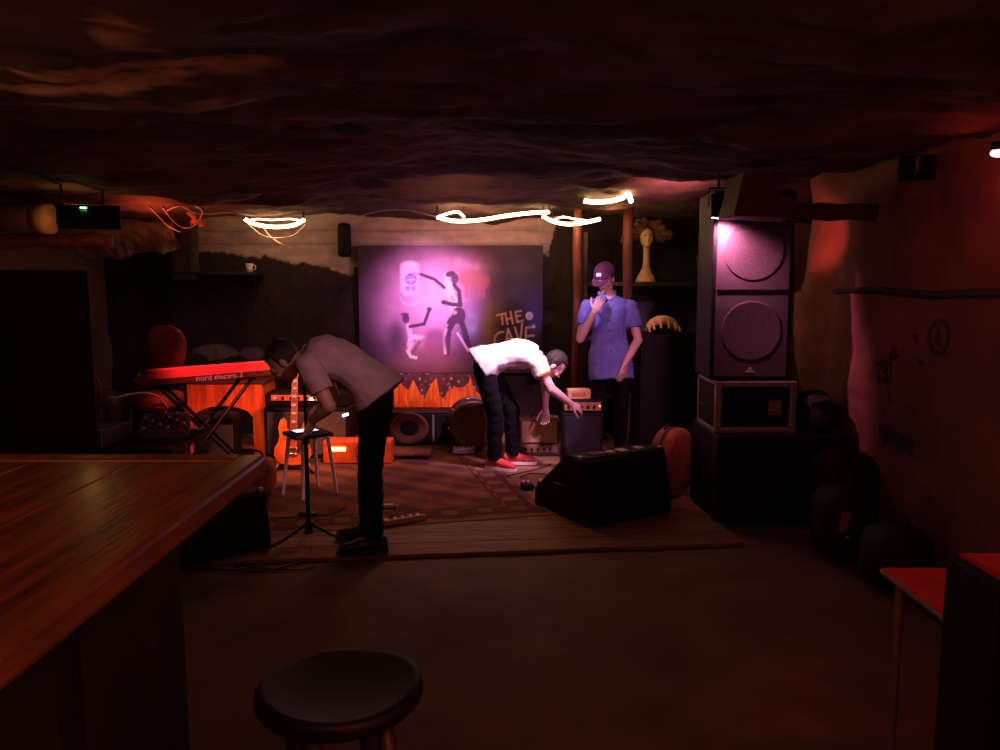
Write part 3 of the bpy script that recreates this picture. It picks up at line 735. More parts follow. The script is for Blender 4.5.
# small white-legged stool with a lit tablet
ctr = V((-1.44, 5.9, 0)); t = thing('white_stool', 'small stool with splayed white legs in front of the orange guitar', 'stool', (ctr.x, ctr.y, Z0))
b = MB(); b.box((0, 0, .435), (.30, .27, .028), math.radians(35), .008); b.build('seat', BLK, t)
for f in (gr(283, 495, Z0), gr(303, 500, Z0), gr(337, 493, Z0), gr(318, 486, Z0)):
    f = f - V((ctr.x, ctr.y, Z0)); tp = V((f.x * .72, f.y * .72, .425))
    b = MB(); b.cone(f, tp, .011, .016); b.build('leg', WHT, t)
t = thing('tablet', 'small glowing tablet lying on the white-legged stool', 'tablet', (ctr.x - .02, ctr.y, Z0 + .4495), math.radians(35))
b = MB(); b.box((0, 0, .006), (.19, .13, .010), 0, .003); b.build('housing', BLKM, t)
b = MB(); b.box((0, 0, .0118), (.17, .11, .002)); b.build('screen', SCREEN, t)

# ------------------------------------------------------------------ keyboard, stand, desk, chair
ka, kb_ = gr(148, 380.5, .90), gr(271, 369, .91)
kd = kb_ - ka; klen = kd.length; kc = (ka + kb_) / 2; kz = math.atan2(kd.y, kd.x)
kb = thing('stage_keyboard', 'slim red stage keyboard with white lettering on its back, on a black stand', 'keyboard', (kc.x, kc.y, .86), kz)
b = MB(); b.prism([(-.0, 0), (.29, 0), (.29, .03), (.17, .045), (.10, .105), (.02, .118), (.0, .105)], klen, Matrix(((0, 0, 1, -klen / 2), (1, 0, 0, 0), (0, 1, 0, 0), (0, 0, 0, 1)))); b.build('case', RED, kb)
b = MB(); b.box((0, -.004, .024), (klen - .01, .01, .044), 0, .002); b.build('rear_panel', mat('dark_red_panel', (.05, .008, .008), .5, .2, 20), kb)
for k in range(34):
    b = MB(); b.box((-klen / 2 + .03 + (klen - .06) * (k + .5) / 34, .235, .052), ((klen - .06) / 34 - .001, .12, .02), 0, .002); b.build('white_key', WHT, kb)
for k in range(34):
    if k % 7 in (2, 6) or k == 33: continue
    b = MB(); b.box((-klen / 2 + .03 + (klen - .06) * (k + 1) / 34, .21, .066), (.011, .075, .014), 0, .002); b.build('black_key', BLKM, kb)
for k in range(9):
    b = MB(); b.lathe([(.009, 0), (.008, .016), (0, .017)], (-klen / 2 + .08 + k * .11, .135, .074), 12); b.build('knob', BLKM, kb)
cu = bpy.data.curves.new('lettering', 'FONT'); cu.body = 'nord electro 3'; cu.size = .062; cu.extrude = .001; cu.align_x = 'CENTER'
tmp = bpy.data.objects.new('tmp', cu); C.objects.link(tmp)
dg = bpy.context.evaluated_depsgraph_get(); me = bpy.data.meshes.new_from_object(tmp.evaluated_get(dg)); bpy.data.objects.remove(tmp)
me.transform(Matrix.Translation((.05, -.0105, .006)) @ Matrix.Rotation(PI / 2, 4, 'X')); me.name = 'lettering'; me.materials.clear(); link('lettering', me, mat('white_print', (.34, .28, .28), .6, .1, 9), kb)
ks = thing('keyboard_stand', 'black crossed-leg stand carrying the red keyboard', 'stand', (kc.x, kc.y, Z0), kz)
hh = .86 - Z0 - .012
for y in (.06, .24):
    for s in (-1, 1):
        b = MB(); b.cone((s * .38, y + s * .012, .02), (-s * .33, y + s * .012, hh - .012), .014); b.build('cross_bar', BLKM, ks)
for s in (-1, 1):
    b = MB(); b.box((s * .38, .15, .012), (.03, .42, .024), 0, .004); b.build('foot_bar', BLKM, ks)
    b = MB(); b.box((s * .33, .15, hh), (.03, .30, .02), 0, .004); b.build('support_bar', BLKM, ks)

xa, xb = at(188, 400, 7.0).x, at(263, 400, 7.0).x
dk = thing('wooden_desk', 'orange-lit wooden desk with arched kneehole behind the red keyboard', 'desk', ((xa + xb) / 2, 7.2, Z0))
w = xb - xa; h = at(225, 381, 7.0).z - Z0
b = MB(); b.box((0, 0, h - .015), (w + .04, .44, .03), 0, .006); b.build('top', WOODDK, dk)
arch = [(-w / 2, h - .03), (-w / 2, .0), (-w / 2 + .05, 0)] + [(-w / 2 + .05 + (w - .14) * (k / 12), h - .32 + .10 * math.sin(PI * k / 12) ** .5 - .12 * 0) for k in range(0, 13)] + [(w / 2 - .09, 0), (w / 2, 0), (w / 2, h - .03)]
b = MB(); b.prism(arch, .025, Matrix.Translation((0, -.19, 0)) @ RX); b.build('front_panel', ORW, dk)
for s in (-1, 1):
    b = MB(); b.box((s * (w / 2 - .014), .02, (h - .03) / 2), (.026, .38, h - .03), 0, .003); b.build('side_panel', ORW, dk)
# black practice amp in front of the desk
q = gr(224, 449, Z0)
t = thing('practice_amp', 'black round-cornered practice amp in front of the wooden desk', 'amplifier', (q.x + .14, 6.86, Z0), .0)
b = MB(); b.box((0, 0, .225), (.38, .20, .44), 0, .05); b.build('cabinet', BLK, t, False)
b = MB(); b.box((0, -.113, .20), (.34, .01, .30), 0, .004); b.build('grille', GRILL, t)
b = MB(); b.box((0, -.113, .39), (.34, .01, .04), 0, .003); b.build('control_panel', BLKM, t)

# red padded chair behind the keyboard
q = at(174, 400, 6.6)
rcx = thing('red_chair', 'red padded chair with rounded back beside the keyboard', 'chair', (q.x - .14, 6.60, Z0), math.radians(-6))
def cushion(nm, c, d, m, M=None):
    bm = bmesh.new(); bmesh.ops.create_cube(bm, size=1); bmesh.ops.scale(bm, vec=d, verts=bm.verts)
    bmesh.ops.bevel(bm, geom=list(bm.edges), offset=min(d) * .42, segments=4, affect='EDGES', profile=.6)
    if M is not None: bmesh.ops.transform(bm, matrix=M, verts=bm.verts)
    bmesh.ops.translate(bm, vec=c, verts=bm.verts)
    for v in bm.verts: v.co += V((1, 1, 1)) * .006 * noise.noise(v.co * 9)
    me = bpy.data.meshes.new(nm); bm.to_mesh(me); bm.free(); return me
lumpy('seat', (0, 0, .585), (.38, .38, .15), REDV, rcx, 8, .03)
lumpy('backrest', (0, .19, 1.0), (.32, .12, .38), REDV, rcx, 4, .05)
for x in (-.15, .15):
    for y in (-.15, .17):
        b = MB(); b.cone((x * 1.1, y * 1.1, 0), (x, y, .52), .012); b.build('leg', WOODPOST, rcx)
    b = MB(); b.tube([(x * .7, .18, .52), (x * .7, .205, .7), (x * .7, .215, .88)], .011); b.build('back_post', BLKM, rcx)

# ------------------------------------------------------------------ gear table on the left
tc = V((-2.66, 5.46, 0))
gt_ = thing('gear_table', 'low dark folding table crowded with sound gear by the tall left speaker', 'table', (tc.x, tc.y, 0))
b = MB(); b.box((0, 0, .50), (1.05, .72, .03), 0, .006); b.build('tabletop', BLK, gt_)
for x in (-.46, .46):
    for y in (-.3, .3):
        b = MB(); b.cone((x, y, 0), (x * .96, y * .96, .49), .014); b.build('leg', BLKM, gt_)
TT = .5155
q = at(78, 448, 5.2)
t = thing('power_amp', 'silver-edged rack unit with two dark openings on the gear table', 'amplifier', (q.x + .02, 5.32, TT), math.radians(-8))
b = MB(); b.box((0, 0, .062), (.40, .34, .12), 0, .006); b.build('housing', mat('dull_grey_case', (.09, .07, .075), .45, .3, 20, metal=.3), t)
for x in (-.1, .09):
    b = MB(); b.box((x, -.172, .062), (.17, .008, .09), 0, .003); b.build('opening', BLK, t)
b = MB()
b.box((0, -.172, .118), (.41, .014, .014), 0, .003); b.box((.20, -.172, .062), (.016, .014, .12), 0, .003); b.box((-.005, -.173, .062), (.012, .012, .11), 0, .002)
b.build('edge_trim', ALU, t)
q = at(125, 428, 5.35)
t = thing('mixer', 'small sloping mixing desk with pale knobs, right of the rack unit on the gear table', 'mixer', (q.x + .16, 5.62, TT), math.radians(18))
M = Matrix(((0, 0, 1, -.16), (1, 0, 0, -.15), (0, 1, 0, 0), (0, 0, 0, 1)))
b = MB(); b.prism([(0, 0), (.3, 0), (.3, .13), (.24, .13), (0, .05)], .32, M); b.build('housing', mat('dull_grey_case', (.09, .07, .075), .45, .3, 20, metal=.3), t)
for i in range(6):
    for j in range(4):
        y = .04 + j * .048; b = MB(); b.lathe([(.008, 0), (.007, .014), (0, .015)], (-.13 + i * .052, -.15 + y, .05 + .08 * y / .24), 10); b.build('knob', PAPER if (i + j) % 3 == 0 else BLKM, t)
for i in range(6):
    b = MB(); b.box((-.13 + i * .052, .118, .134), (.016, .012, .014), 0, .002); b.build('jack_socket', CHROME, t)
q = at(101, 420, 5.55)
t = thing('gooseneck_lamp', 'thin coppery gooseneck lamp curving up from the gear table', 'lamp', (q.x, 5.66, TT))
b = MB(); b.lathe([(.04, 0), (.04, .012), (.015, .02), (.0, .02)]); b.build('base', BLKM, t, True)
pts = [at(101, 417, 5.66), at(101.5, 400, 5.66), at(100, 388, 5.66), at(96.5, 379, 5.66), at(91, 374.5, 5.66)]
pts = [V((t.location.x, 5.66, TT + .015))] + pts
b = MB(); b.tube(smooth_path(pts, 6), .012); b.build('gooseneck', mat('copper_tube', srgb(176, 84, 48), .4, .2, 20, metal=.2), t, True, world=True)
b = MB(); b.cone(at(92.5, 375.3, 5.66), at(88, 373.5, 5.66), .013, .02); b.build('shade', CABLEW, t, world=True)
pts = [at(92, 403, 5.6), at(104, 401, 5.6), at(116, 399, 5.6)]
t = tag(None or thing('microphone', 'pale dynamic microphone lying across clutter beside the gooseneck lamp', 'microphone', at(104, 402, 5.6)), 'pale-headed microphone on a short stand beside the coppery gooseneck lamp', 'microphone')
b = MB(); b.cone(at(97, 403.5, 5.6), at(109, 400.5, 5.6), .012, .016); b.build('body', mat('copper_tube', srgb(176, 84, 48), .4, .2, 20), t, world=True)
b = MB(); b.ell(at(112, 399.5, 5.6), (.033, .024, .024)); b.build('head', mat('mic_mesh', (.7, .5, .38), .5, .3, 90, .5), t, True, world=True)
b = MB(); qq = at(103, 402, 5.6); b.cone((qq.x, 5.6, TT), (qq.x, 5.6, qq.z - .008), .007); b.cone((qq.x, 5.6, TT), (qq.x, 5.6, TT + .012), .045); b.build('stand', BLKM, t, world=True)
# equipment case on floor between table and keyboard
q = gr(150, 452, Z0)
t = thing('equipment_case', 'dark greenish padded gear case heaped on a crate left of the red chair', 'case', (q.x - .06, 6.30, Z0))
link('padded_top', cushion('padded_top', (0, 0, .57), (.52, .36, .28), BLK), mat('dark_olive_cloth', (.035, .03, .014), .85, .4, 10, .3), t, True)
b = MB(); b.box((0, 0, .215), (.50, .34, .43), 0, .012); b.build('crate', BLK, t)
for x in (-.1, .1):
    b = MB(); b.box((x, -.176, .40), (.05, .014, .03), 0, .004); b.build('latch', CHROME, t)
b = MB(); pts = [at(112, 400, 5.9), at(122, 396, 6.0), at(138, 393, 6.15), at(150, 393.5, 6.25), at(160, 398, 6.35), at(168, 408, 6.45)]
o = b.tube(smooth_path(pts, 6), .007).build('patch_cable', CABLEW, None, True); tag(o, 'pale cable arching over the dark gear case towards the red chair', 'cable')
# things on the floor behind the bar end
q = gr(246, 462, Z0)
t = thing('gig_bag', 'tan slumped bag on the floor beyond the bar corner', 'bag', (-1.86, 5.85, Z0))
link('bag_body', cushion('bag_body', (0, 0, .13), (.36, .22, .26), TAN), TAN, t, True)
b = MB(); b.tube(smooth_path([(-.1, 0, .25), (-.07, 0, .31), (.07, 0, .31), (.1, 0, .25)], 6), .009); b.build('handle', LEATH, t, True)

# tall shelf board with a cup
q0, q1 = at(172, 272, 8.05), at(258, 272, 8.05)
t = thing('wall_shelf', 'long black shelf board on the dark back wall at the left', 'shelf', ((q0.x + q1.x) / 2, 8.12, q0.z - .03))
b = MB(); b.box((0, 0, .015), (q1.x - q0.x, .30, .03), 0, .004); b.build('board', mat('shelf_black', (.03, .026, .028), .35, .2, 12), t)
for x in (-.3, .3):
    b = MB(); b.prism([(0, 0), (.13, 0), (.13, -.13)], .014, Matrix(((0, 0, 1, x), (1, 0, 0, 0), (0, 1, 0, 0), (0, 0, 0, 1)))); b.build('bracket', BLKM, t)
t = thing('cup', 'small pale cup on the right end of the black wall shelf', 'cup', (at(249, 268, 8.05).x, 8.06, q0.z))
b = MB(); b.lathe([(.0, .004), (.025, .004), (.034, .085), (.038, .085), (.029, 0), (.0, 0)], (0, 0, 0), 20); b.build('cup_body', WHT, t, True)
b = MB(); b.tube(smooth_path([(.034, 0, .07), (.06, 0, .062), (.06, 0, .03), (.031, 0, .022)], 4), .005); b.build('handle', WHT, t, True)
# ------------------------------------------------------------------ hanging things
def hang_len(x, y, z): return ceil_z(x, y) + .03 - z
# tilted black monitor under the ceiling at the left, green light
q = at(86, 217, 5.7)
t = thing('hanging_monitor', 'black slab monitor with a green light hung below the ceiling at the left', 'monitor', (q.x, 5.75, q.z), .42)
M = Matrix.Rotation(-.35, 4, 'X')
b = MB(); b.box((0, -.05, 0), (.40, .10, .145), 0, .008, M @ Matrix.Shear('XZ', 4, (.0, 0))); b.build('housing', BLK, t)
b = MB(); b.box((0, -.108, -.0), (.34, .008, .12), 0, .002, M); b.build('screen', mat('dead_screen', (.008, .008, .009), .3, .2, 12), t)
b = MB(); b.box((-.03, -.112, .058), (.042, .010, .010), 0, .003, M); b.build('status_light', LEDG, t)
for x in (-.17, .09):
    hl = hang_len(q.x + x, 5.75, q.z); b = MB(); b.box((x, .02, hl / 2 + .03), (.018, .018, hl - .06 + .02)); b.build('hanger', BLKM, t)
b = MB(); b.box((-.04, .02, .10), (.28, .03, .02), 0, .003); b.build('cross_bar', WOODPOST, t)
# round duct, far left: lit end and shaded tube put into the colours
pa, pb = at(-60, 216, 6.2), at(50, 219, 6.2)
t = thing('duct_pipe', 'thick pale duct pipe ending near the hanging monitor', 'pipe', pb)
b = MB(); b.cone(pa, pb, .105, .105); b.build('tube', mat('shaded_duct', srgb(96, 62, 44), .6, .25, 6, .2), t, True, world=True)
b = MB(); b.cone(pb - V((.10, 0, 0)), pb + V((.012, 0, 0)), .115, .115); b.build('flange', mat('lit_duct', srgb(210, 160, 110), .6, .25, 6, .2), t, True, world=True)

# boxed duct, spot and bar by the tall speaker
dtx = thing('ceiling_duct', 'dark brown boxed duct running from above the tall speaker to the right wall', 'duct', at(760, 200, 4.95))
DK = mat('duct_brown', (.075, .035, .022), .75, .35, 6, .3)
a0 = at(728, 220, 4.95); a1 = at(783, 217, 4.95)
b = MB()
pl_ = [(at(x, y, 4.9).x, at(x, y, 4.9).z) for x, y in ((725, 218), (784, 220), (785, 204), (768, 198), (762, 176), (735, 176))]
pl_ = [(x, min(z, 2.45)) for x, z in pl_]
b.prism(pl_, .34, Matrix.Translation((0, 5.06, 0)) @ RX); b.build('trunk', DK, dtx, world=True)
b = MB(); c0 = at(783, 212, 4.98); b.tube([(c0.x - .05 + k * .068, 4.98, c0.z + .004 * math.sin(k * 2)) for k in range(10)], [.052 + .004 * math.sin(k * 1.7) for k in range(10)]); b.build('branch_pipe', DK, dtx, True, world=True)
b = MB(); b.cone((c0.x - .02, 4.98, c0.z), (c0.x + .02, 4.98, c0.z), .068); b.build('collar', DK, dtx, True, world=True)
sp = at(718, 206, 5.15)
spt = thing('stage_spotlight', 'small black can spotlight glowing pink at the upper corner of the tall speaker', 'spotlight', sp)
hl = hang_len(sp.x, 5.15, sp.z)
b = MB(); b.loft([(V((0, 0, .075)), V((.048, 0, 0)), V((0, .048, 0))), (V((-.006, .02, -.07)), V((.032, 0, 0)), V((0, .034, 0)))]); b.build('can', BLK, spt, True)
b = MB(); b.cone((-.006, .021, -.071), (-.0065, .0215, -.076), .027); b.build('lens', LENSP, spt)
b = MB(); b.tube([(-.058, 0, 0), (-.06, 0, .11), (.06, 0, .11), (.058, 0, 0)], .007); b.cone((0, 0, .11), (0, 0, max(hl, .13)), .009); b.build('yoke', BLKM, spt)
# dark stub hanging at ceiling near the pink patch
q = at(693, 181, 6.2); t = thing('ceiling_clamp', 'little black clamp under the pink-lit ceiling patch', 'clamp', (q.x, 6.2, q.z))
hl = hang_len(q.x, 6.2, q.z)
b = MB(); b.box((0, 0, -.01), (.09, .06, .05), 0, .01); b.build('jaw', BLKM, t)
b = MB(); b.cone((.02, 0, .01), (.02, 0, max(.04, hl)), .012); b.build('bolt', BLKM, t)

# glowing rope lights under the ceiling
def rope(pix, Y, label, name='rope_light', r=.017, m=ROPE):
    pts = []
    for i, (x, y) in enumerate(pix):
        yy = Y + .05 * math.sin(i * 2.1); p = at(x, y, yy)
        while p.z > ceil_z(p.x, p.y) - r - .008 and yy > 4: yy -= .04; p = at(x, y, yy)
        pts.append(p)
    o = MB().tube(smooth_path(pts, 6), r).build(name, m, None, True)
    if m is ROPE:
        for e in (pts[0], pts[-1]):
            top = max(ceil_z(e.x, e.y) + .01, e.z + .02); MB().cone(e, (e.x, e.y, top), .005).build('hanger', BLKM, o)
    return tag(o, label, 'light' if m is ROPE else 'cable', 'glowing rope lights along the ceiling' if m is ROPE else None)
rope([(245, 219), (252, 223), (264, 226), (279, 227), (294, 225), (304, 220)], 7.6, 'glowing rope light sagging above the dark wall, first from the left')
rope([(262, 226), (250, 221), (258, 219), (272, 220), (290, 219), (303, 221)], 7.72, 'thin faint loop of rope light behind the leftmost glowing sag', r=.007)
rope([(438, 217), (450, 213), (458, 212), (464, 217)], 7.7, 'short glowing loop of rope light above the painted board top', r=.012)
rope([(437, 217), (455, 221), (480, 220), (505, 216), (530, 213), (549, 212)], 7.55, 'long glowing rope light running above the painted board')
rope([(543, 216), (552, 221), (566, 224), (582, 223), (600, 219)], 7.5, 'glowing rope light dipping above the right corner of the painted board')
rope([(552, 221), (562, 217), (575, 219), (590, 221)], 7.58, 'thin faint loop of rope light above the first post', r=.008)
rope([(584, 201), (596, 202), (610, 201), (622, 198), (628, 194), (631, 201)], 6.7, 'glowing rope light nearest the second post top')
# thin dangling wires
for i, (pix, Y, lab) in enumerate((([(262, 226), (270, 236), (281, 244), (293, 249)], 7.62, 'thin lit wire hanging down from the leftmost rope light'),
                                   ([(248, 224), (262, 235), (278, 238), (294, 235), (306, 224)], 7.66, 'thin wire looping below the leftmost rope light'),
                                   ([(163, 208), (172, 220), (184, 228), (196, 224), (202, 212), (195, 206)], 7.2, 'loose wire loop hanging beside the dark column'),
                                   ([(166, 211), (180, 206), (194, 213), (210, 214), (232, 213), (245, 219)], 7.3, 'wire strung from the column to the leftmost rope light'),
                                   ([(345, 222), (375, 212), (405, 210), (437, 217)], 7.5, 'wire strung between the two groups of rope lights'),
                                   ([(150, 208), (158, 216), (168, 226), (180, 232)], 7.1, 'wire drooping by the plaster bulge at the left'))):
    rope(pix, Y, lab, 'wire', .006, CABLEW)
for dx in (0,):
    q = at(188, 212, 7.25); o = MB().tube(smooth_path([q, q + V((.05, 0, -.05)), q + V((.02, .03, -.10)), q + V((.09, 0, -.08)), q + V((.12, 0, -.13))], 6), .02).build('flex_hose', mat('pink_hose', srgb(214, 120, 92), .5, .2, 12), None, True)
    tag(o, 'thick pinkish flexible hose bunched under the ceiling near the dark column', 'hose')
# dark bundle at top left of the painting
q = at(344, 240, 8.15); t = tag(link('sack', cushion('sack', (0, 0, 0), (.13, .12, .34), BLK), BLK, None, True), 'small dark bundle hanging above the upper left corner of the painted board', 'sack'); t.location = (q.x, 8.17, q.z)

# right wall box speaker
r = _ray(917, 168); k = (XR - .10) / r.x; p = V((r.x * k, r.y * k, EYE + r.z * k))
t = thing('wall_speaker', 'small black box speaker with a pale strip high on the right wall', 'speaker', p, math.radians(-62))
b = MB(); b.box((0, 0, 0), (.15, .12, .13), 0, .01); b.build('cabinet', BLK, t)
b = MB(); b.box((.045, -.063, .01), (.018, .008, .08), 0, .003); b.build('pale_strip', mat('dim_tan_panel', (1, 1, 1)), t)
b = MB(); b.cone((0, .0, .0), (.04, .17, .0), .02); b.build('bracket', BLKM, t)
# red lamp at the right frame edge
r = _ray(999, 153); k = (XR - .12) / r.x; p = V((r.x * k, r.y * k, EYE + r.z * k)); RL = p
t = thing('red_lamp', 'small glowing red lamp on the right wall near the ceiling', 'lamp', p)
b = MB(); b.ell((0, 0, 0), (.035, .035, .018)); b.build('lens', LEDR, t, True)
b = MB(); b.cone((0, 0, .012), (0, 0, .05), .04, .03); b.cone((0, 0, .04), (.14, 0, .06), .012); b.build('fitting', BLKM, t)

# ------------------------------------------------------------------ shelf niche with sculpture
q0, q1 = at(585, 285, 8.0), at(704, 285, 7.9)
su = thing('niche_shelf', 'dark open shelving in the niche behind the man in the cap', 'shelf', ((q0.x + q1.x) / 2, 8.0, Z0))
w = q1.x - q0.x
SH = mat('shelf_wood_dark', (.05, .030, .020), .7, .3, 6, .2)
zs = at(650, 282, 7.9).z
for zz, nm in ((zs - .02, 'shelf_board'), (at(650, 338, 7.9).z, 'shelf_board'), (.45, 'shelf_board')):
    b = MB(); b.box((0, 0, zz - Z0), (w, .42, .035), 0, .004); b.build(nm, SH, su)
b = MB(); b.box((w / 2 + .02, 0, 1.02), (.04, .42, 2.04), 0, .004); b.build('side_board', SH, su)
b = MB(); b.box((-w / 2 - .02, 0, 1.02), (.04, .42, 2.04), 0, .004); b.build('side_board', SH, su)
b = MB(); b.cone(at(697, 255, 7.72), at(697, 255, 7.72) + (at(707, 322, 7.72) - at(697, 255, 7.72)) * ((at(697, 255, 7.72).z - Z0 - .008) / (at(697, 255, 7.72).z - at(707, 322, 7.72).z)), .012); o = b.build('lath', WOODPOST, None); tag(o, 'thin pale lath leaning on the right side of the dark shelving', 'stick')
# head sculpture with feathered crown
bz = zs - .002
sx = at(646, 279, 7.85).x
scu = thing('head_sculpture', 'pale long-necked head sculpture with a ruffled crown on the upper shelf', 'sculpture', (sx, 7.86, bz))
PAL = mat('pale_ceramic', srgb(226, 190, 140), .5, .15, 9)
b = MB(); b.lathe([(.0, 0), (.098, 0), (.10, .015), (.085, .05), (.055, .10), (.036, .16), (.030, .24), (.030, .33), (.036, .36), (.0, .37)], (0, 0, 0), 32); b.build('neck', PAL, scu, True)
hz = .43; b = MB(); b.ell((0, -.01, hz), (.066, .072, .095)); b.ell((0, -.08, hz - .008), (.012, .02, .03)); b.ell((0, -.072, hz - .05), (.022, .012, .010)); b.ell((0, -.05, hz - .075), (.03, .03, .025)); b.build('head', PAL, scu, True)
b = MB()
for s in (-1, 1): b.ell((s * .026, -.073, hz + .018), (.013, .006, .007))
b.build('eye', mat('painted_eye', (.08, .04, .03), .5, .2, 9), scu, True)
FE = mat('feather_tan', srgb(116, 76, 54), .9, .4, 12, .5)
for k in range(18):
    a = PI * (-.12 + 1.24 * k / 17); b = MB(); wob = .8 + .25 * abs(math.sin(k * 2.3))
    d_ = V((math.cos(a) * 1.35, .25 * math.sin(k * 2.7), math.sin(a) * .85)); c = V((0, .045, hz + .03))
    b.tube(smooth_path([c + d_ * .04, c + d_ * .10 * wob, c + d_ * .155 * wob + V((0, -.02, 0)), c + d_ * .175 * wob + V((0, -.03, -.03))], 4), [.02 + .018 * math.sin(PI * q_ / 12) for q_ in range(13)])
    b.build('feather', FE, scu, True)
b = MB(); b.ell((0, .02, hz + .055), (.078, .078, .05)); b.build('crown_band', FE, scu, True)
# pale carved mask on top of the bass cabinet
q = at(663, 333, 7.35); zt = Z0 + 1.09
t = thing('carved_mask', 'pale curved ribbed carving lying on top of the waist-high black cabinet', 'carving', (q.x, 7.38, zt + .001), .1)
PB = mat('pale_bone', srgb(232, 200, 130), .7, .3, 14, .3)
b = MB(); b.tube([V((-.145 * math.cos(a), 0, .018 + .105 * math.sin(a))) for a in [PI * k / 16 for k in range(17)]], [.018 + .026 * math.sin(PI * k / 16) for k in range(17)]); b.build('arch', PB, t, True)
for k in range(6):
    a = PI * (k + .8) / 6.6; b = MB(); top = V((-.13 * math.cos(a), .0, .02 + .10 * math.sin(a)))
    b.tube(smooth_path([top, top + V((-.02 * math.cos(a), -.05, .0)), V((-.155 * math.cos(a), -.085, max(.010, .05 * math.sin(a))))], 5), .011); b.build('rib', PB, t, True)

# ------------------------------------------------------------------ right side clutter
NYL = mat('black_nylon', (.010, .009, .010), .75, .4, 18, .3)
t = thing('jacket_heap', 'black heap of jackets on the right end of the wide subwoofer', 'jacket', (2.165, 5.46, .594))
lumpy('cloth', (.0, 0, .125), (.28, .5, .25), NYL, t, 3, .05); 
b = MB(); b.tube(smooth_path([(-.09, -.20, .2), (-.02, -.25, .22), (.06, -.24, .17), (.11, -.2, .12)], 6), .02); b.build('sleeve', NYL, t, True)
for i, (px, py, d, hgt, lab, tagc) in enumerate(((845, 588, (.30, .36, .44), .44, 'black gear bag with a pale tag on the floor beside the subwoofer', True), (890, 598, (.30, .36, .34), .34, 'low black holdall along the right wall nearer the side table', False), (868, 560, (.40, .34, .56), .56, 'upright black backpack against the right wall behind the two bags', False))):
    q = gr(px, py); X_ = min(q.x, XR - .05 - d[0] / 2 - .10); Y_ = (4.50, 4.02, 4.86)[i]; X_ = (1.98, 2.06, 2.13)[i]
    t = thing('holdall_bag' if i < 2 else 'backpack', lab, 'bag', (X_, Y_, 0), .1 * i)
    lumpy('bag_body', (0, 0, hgt / 2 + .002), (d[0], d[1], hgt), NYL, t, 10 + i, .025)
    b = MB(); b.tube(smooth_path([(0, -.10, hgt * .95), (0, -.06, hgt + .07), (0, .06, hgt + .07), (0, .10, hgt * .95)], 6), .010); b.build('handle', RUB, t, True)
    if tagc:
        b = MB(); b.box((-.07, -d[1] / 2 - .012, hgt * .62), (.05, .008, .12), .1, .003, Matrix.Rotation(.15, 4, 'Y')); b.build('tag', mat('dim_tan_panel', (1, 1, 1)), t)
    for s in (-1, 1):
        b = MB(); b.box((s * .06 + .02, -d[1] / 2 - .008, hgt * .42), (.022, .012, .014), 0, .003); b.build('buckle', CHROME, t)

# side table and booth end at the lower right
TX, TYb = gr(881, 567, .75).x, gr(881, 567, .75).y
st_ = thing('side_table', 'small red-lit table with thin metal legs at the lower right', 'table', (TX + .55, TYb - .30, 0))
RT = mat('red_lit_top', (.46, .035, .03), .6, .12, 10)  # red light put into the colour of table top and booth ledge
b = MB(); b.box((0, 0, .738), (1.10, .60, .022), 0, .003); b.build('tabletop', RT, st_)
b = MB(); b.box((0, 0, .738), (1.106, .606, .012), 0, .002); b.build('edge_band', ALU, st_)
b = MB(); b.box((0, 0, .70), (1.0, .50, .05)); b.build('apron', BLK, st_)
for x in (-.51, .51):
    for y in (-.26, .26):
        b = MB(); b.cone((x, y, 0), (x, y, .727), .013); b.build('leg', mat('dull_brass', (.25, .16, .12), .5, .2, 20, metal=.5), st_)
q = gr(944, 551, 1.0)
bt = thing('booth_divider', 'tall black booth divider with a red-lit top ledge at the lower right corner', 'divider', (q.x + .01, 1.62, 0))
b = MB(); b.box((.43, 0, .49), (.84, .16, .98), 0, .006); b.build('panel', BLK, bt)
b = MB(); b.prism([(.045, -.10), (.90, -.10), (.90, .09), (.012, .09), (.012, .07)], .022, Matrix.Translation((0, 0, .981))); b.build('top_ledge', RT, bt)
b = MB(); b.box((-.004, 0, .50), (.028, .18, 1.0), 0, .006); b.build('end_post', BLK, bt)

# ------------------------------------------------------------------ rug, cables, floor bits
def rug_col(p):
    x, y = p.x, p.y
    ex, ey = 1.12 - abs(x), 1.24 - abs(y); e = min(ex, ey)
    c = V(srgb(112, 66, 50))
    n = noise.noise(V((x * 5, y * 5, 2)))
    if e < .05: c = V(srgb(140, 100, 70))
    elif .10 < e < .14 or .30 < e < .33: c = V(srgb(74, 34, 30))
    elif .14 <= e <= .30: c = V(srgb(128, 84, 62)) if (math.sin(x * 26) * math.sin(y * 26)) > .1 else V(srgb(88, 44, 36))
    else:
        q = math.sin(x * 11) * math.cos(y * 11) + .6 * math.sin((x + y) * 19)
        c = V(srgb(134, 84, 62)) if q > .5 else (V(srgb(84, 44, 40)) if q < -.5 else c)
        if abs(x) / .5 + abs(y) / .62 < 1: c = c * .8
    return c * (1 + .18 * n)
rr1 = gr(330, 530, Z0); rr2 = gr(540, 515, Z0); ra = math.atan2(rr2.y - rr1.y, rr2.x - rr1.x)
me = grid_mesh('rug', 210, 200, lambda u, v: V((2.24 * (u - .5), 2.48 * (v - .5), .003 + .0015 * noise.noise(V((u * 9, v * 9, 0))))), rug_col)
rg = link('rug', me, mat('rug_pile', (1, 1, 1), .95, .2, 120, .5, attr='tint'), None, True)
mid = rr2 - V((math.cos(ra), math.sin(ra), 0)) * 1.0 + V((-math.sin(ra), math.cos(ra), 0)) * 1.24
rg.location = (mid.x, mid.y, ZS + .001); rg.rotation_euler = (0, 0, ra)
tag(rg, 'worn patterned brownish rug covering the low plank stage', 'rug')
RZ = Z0
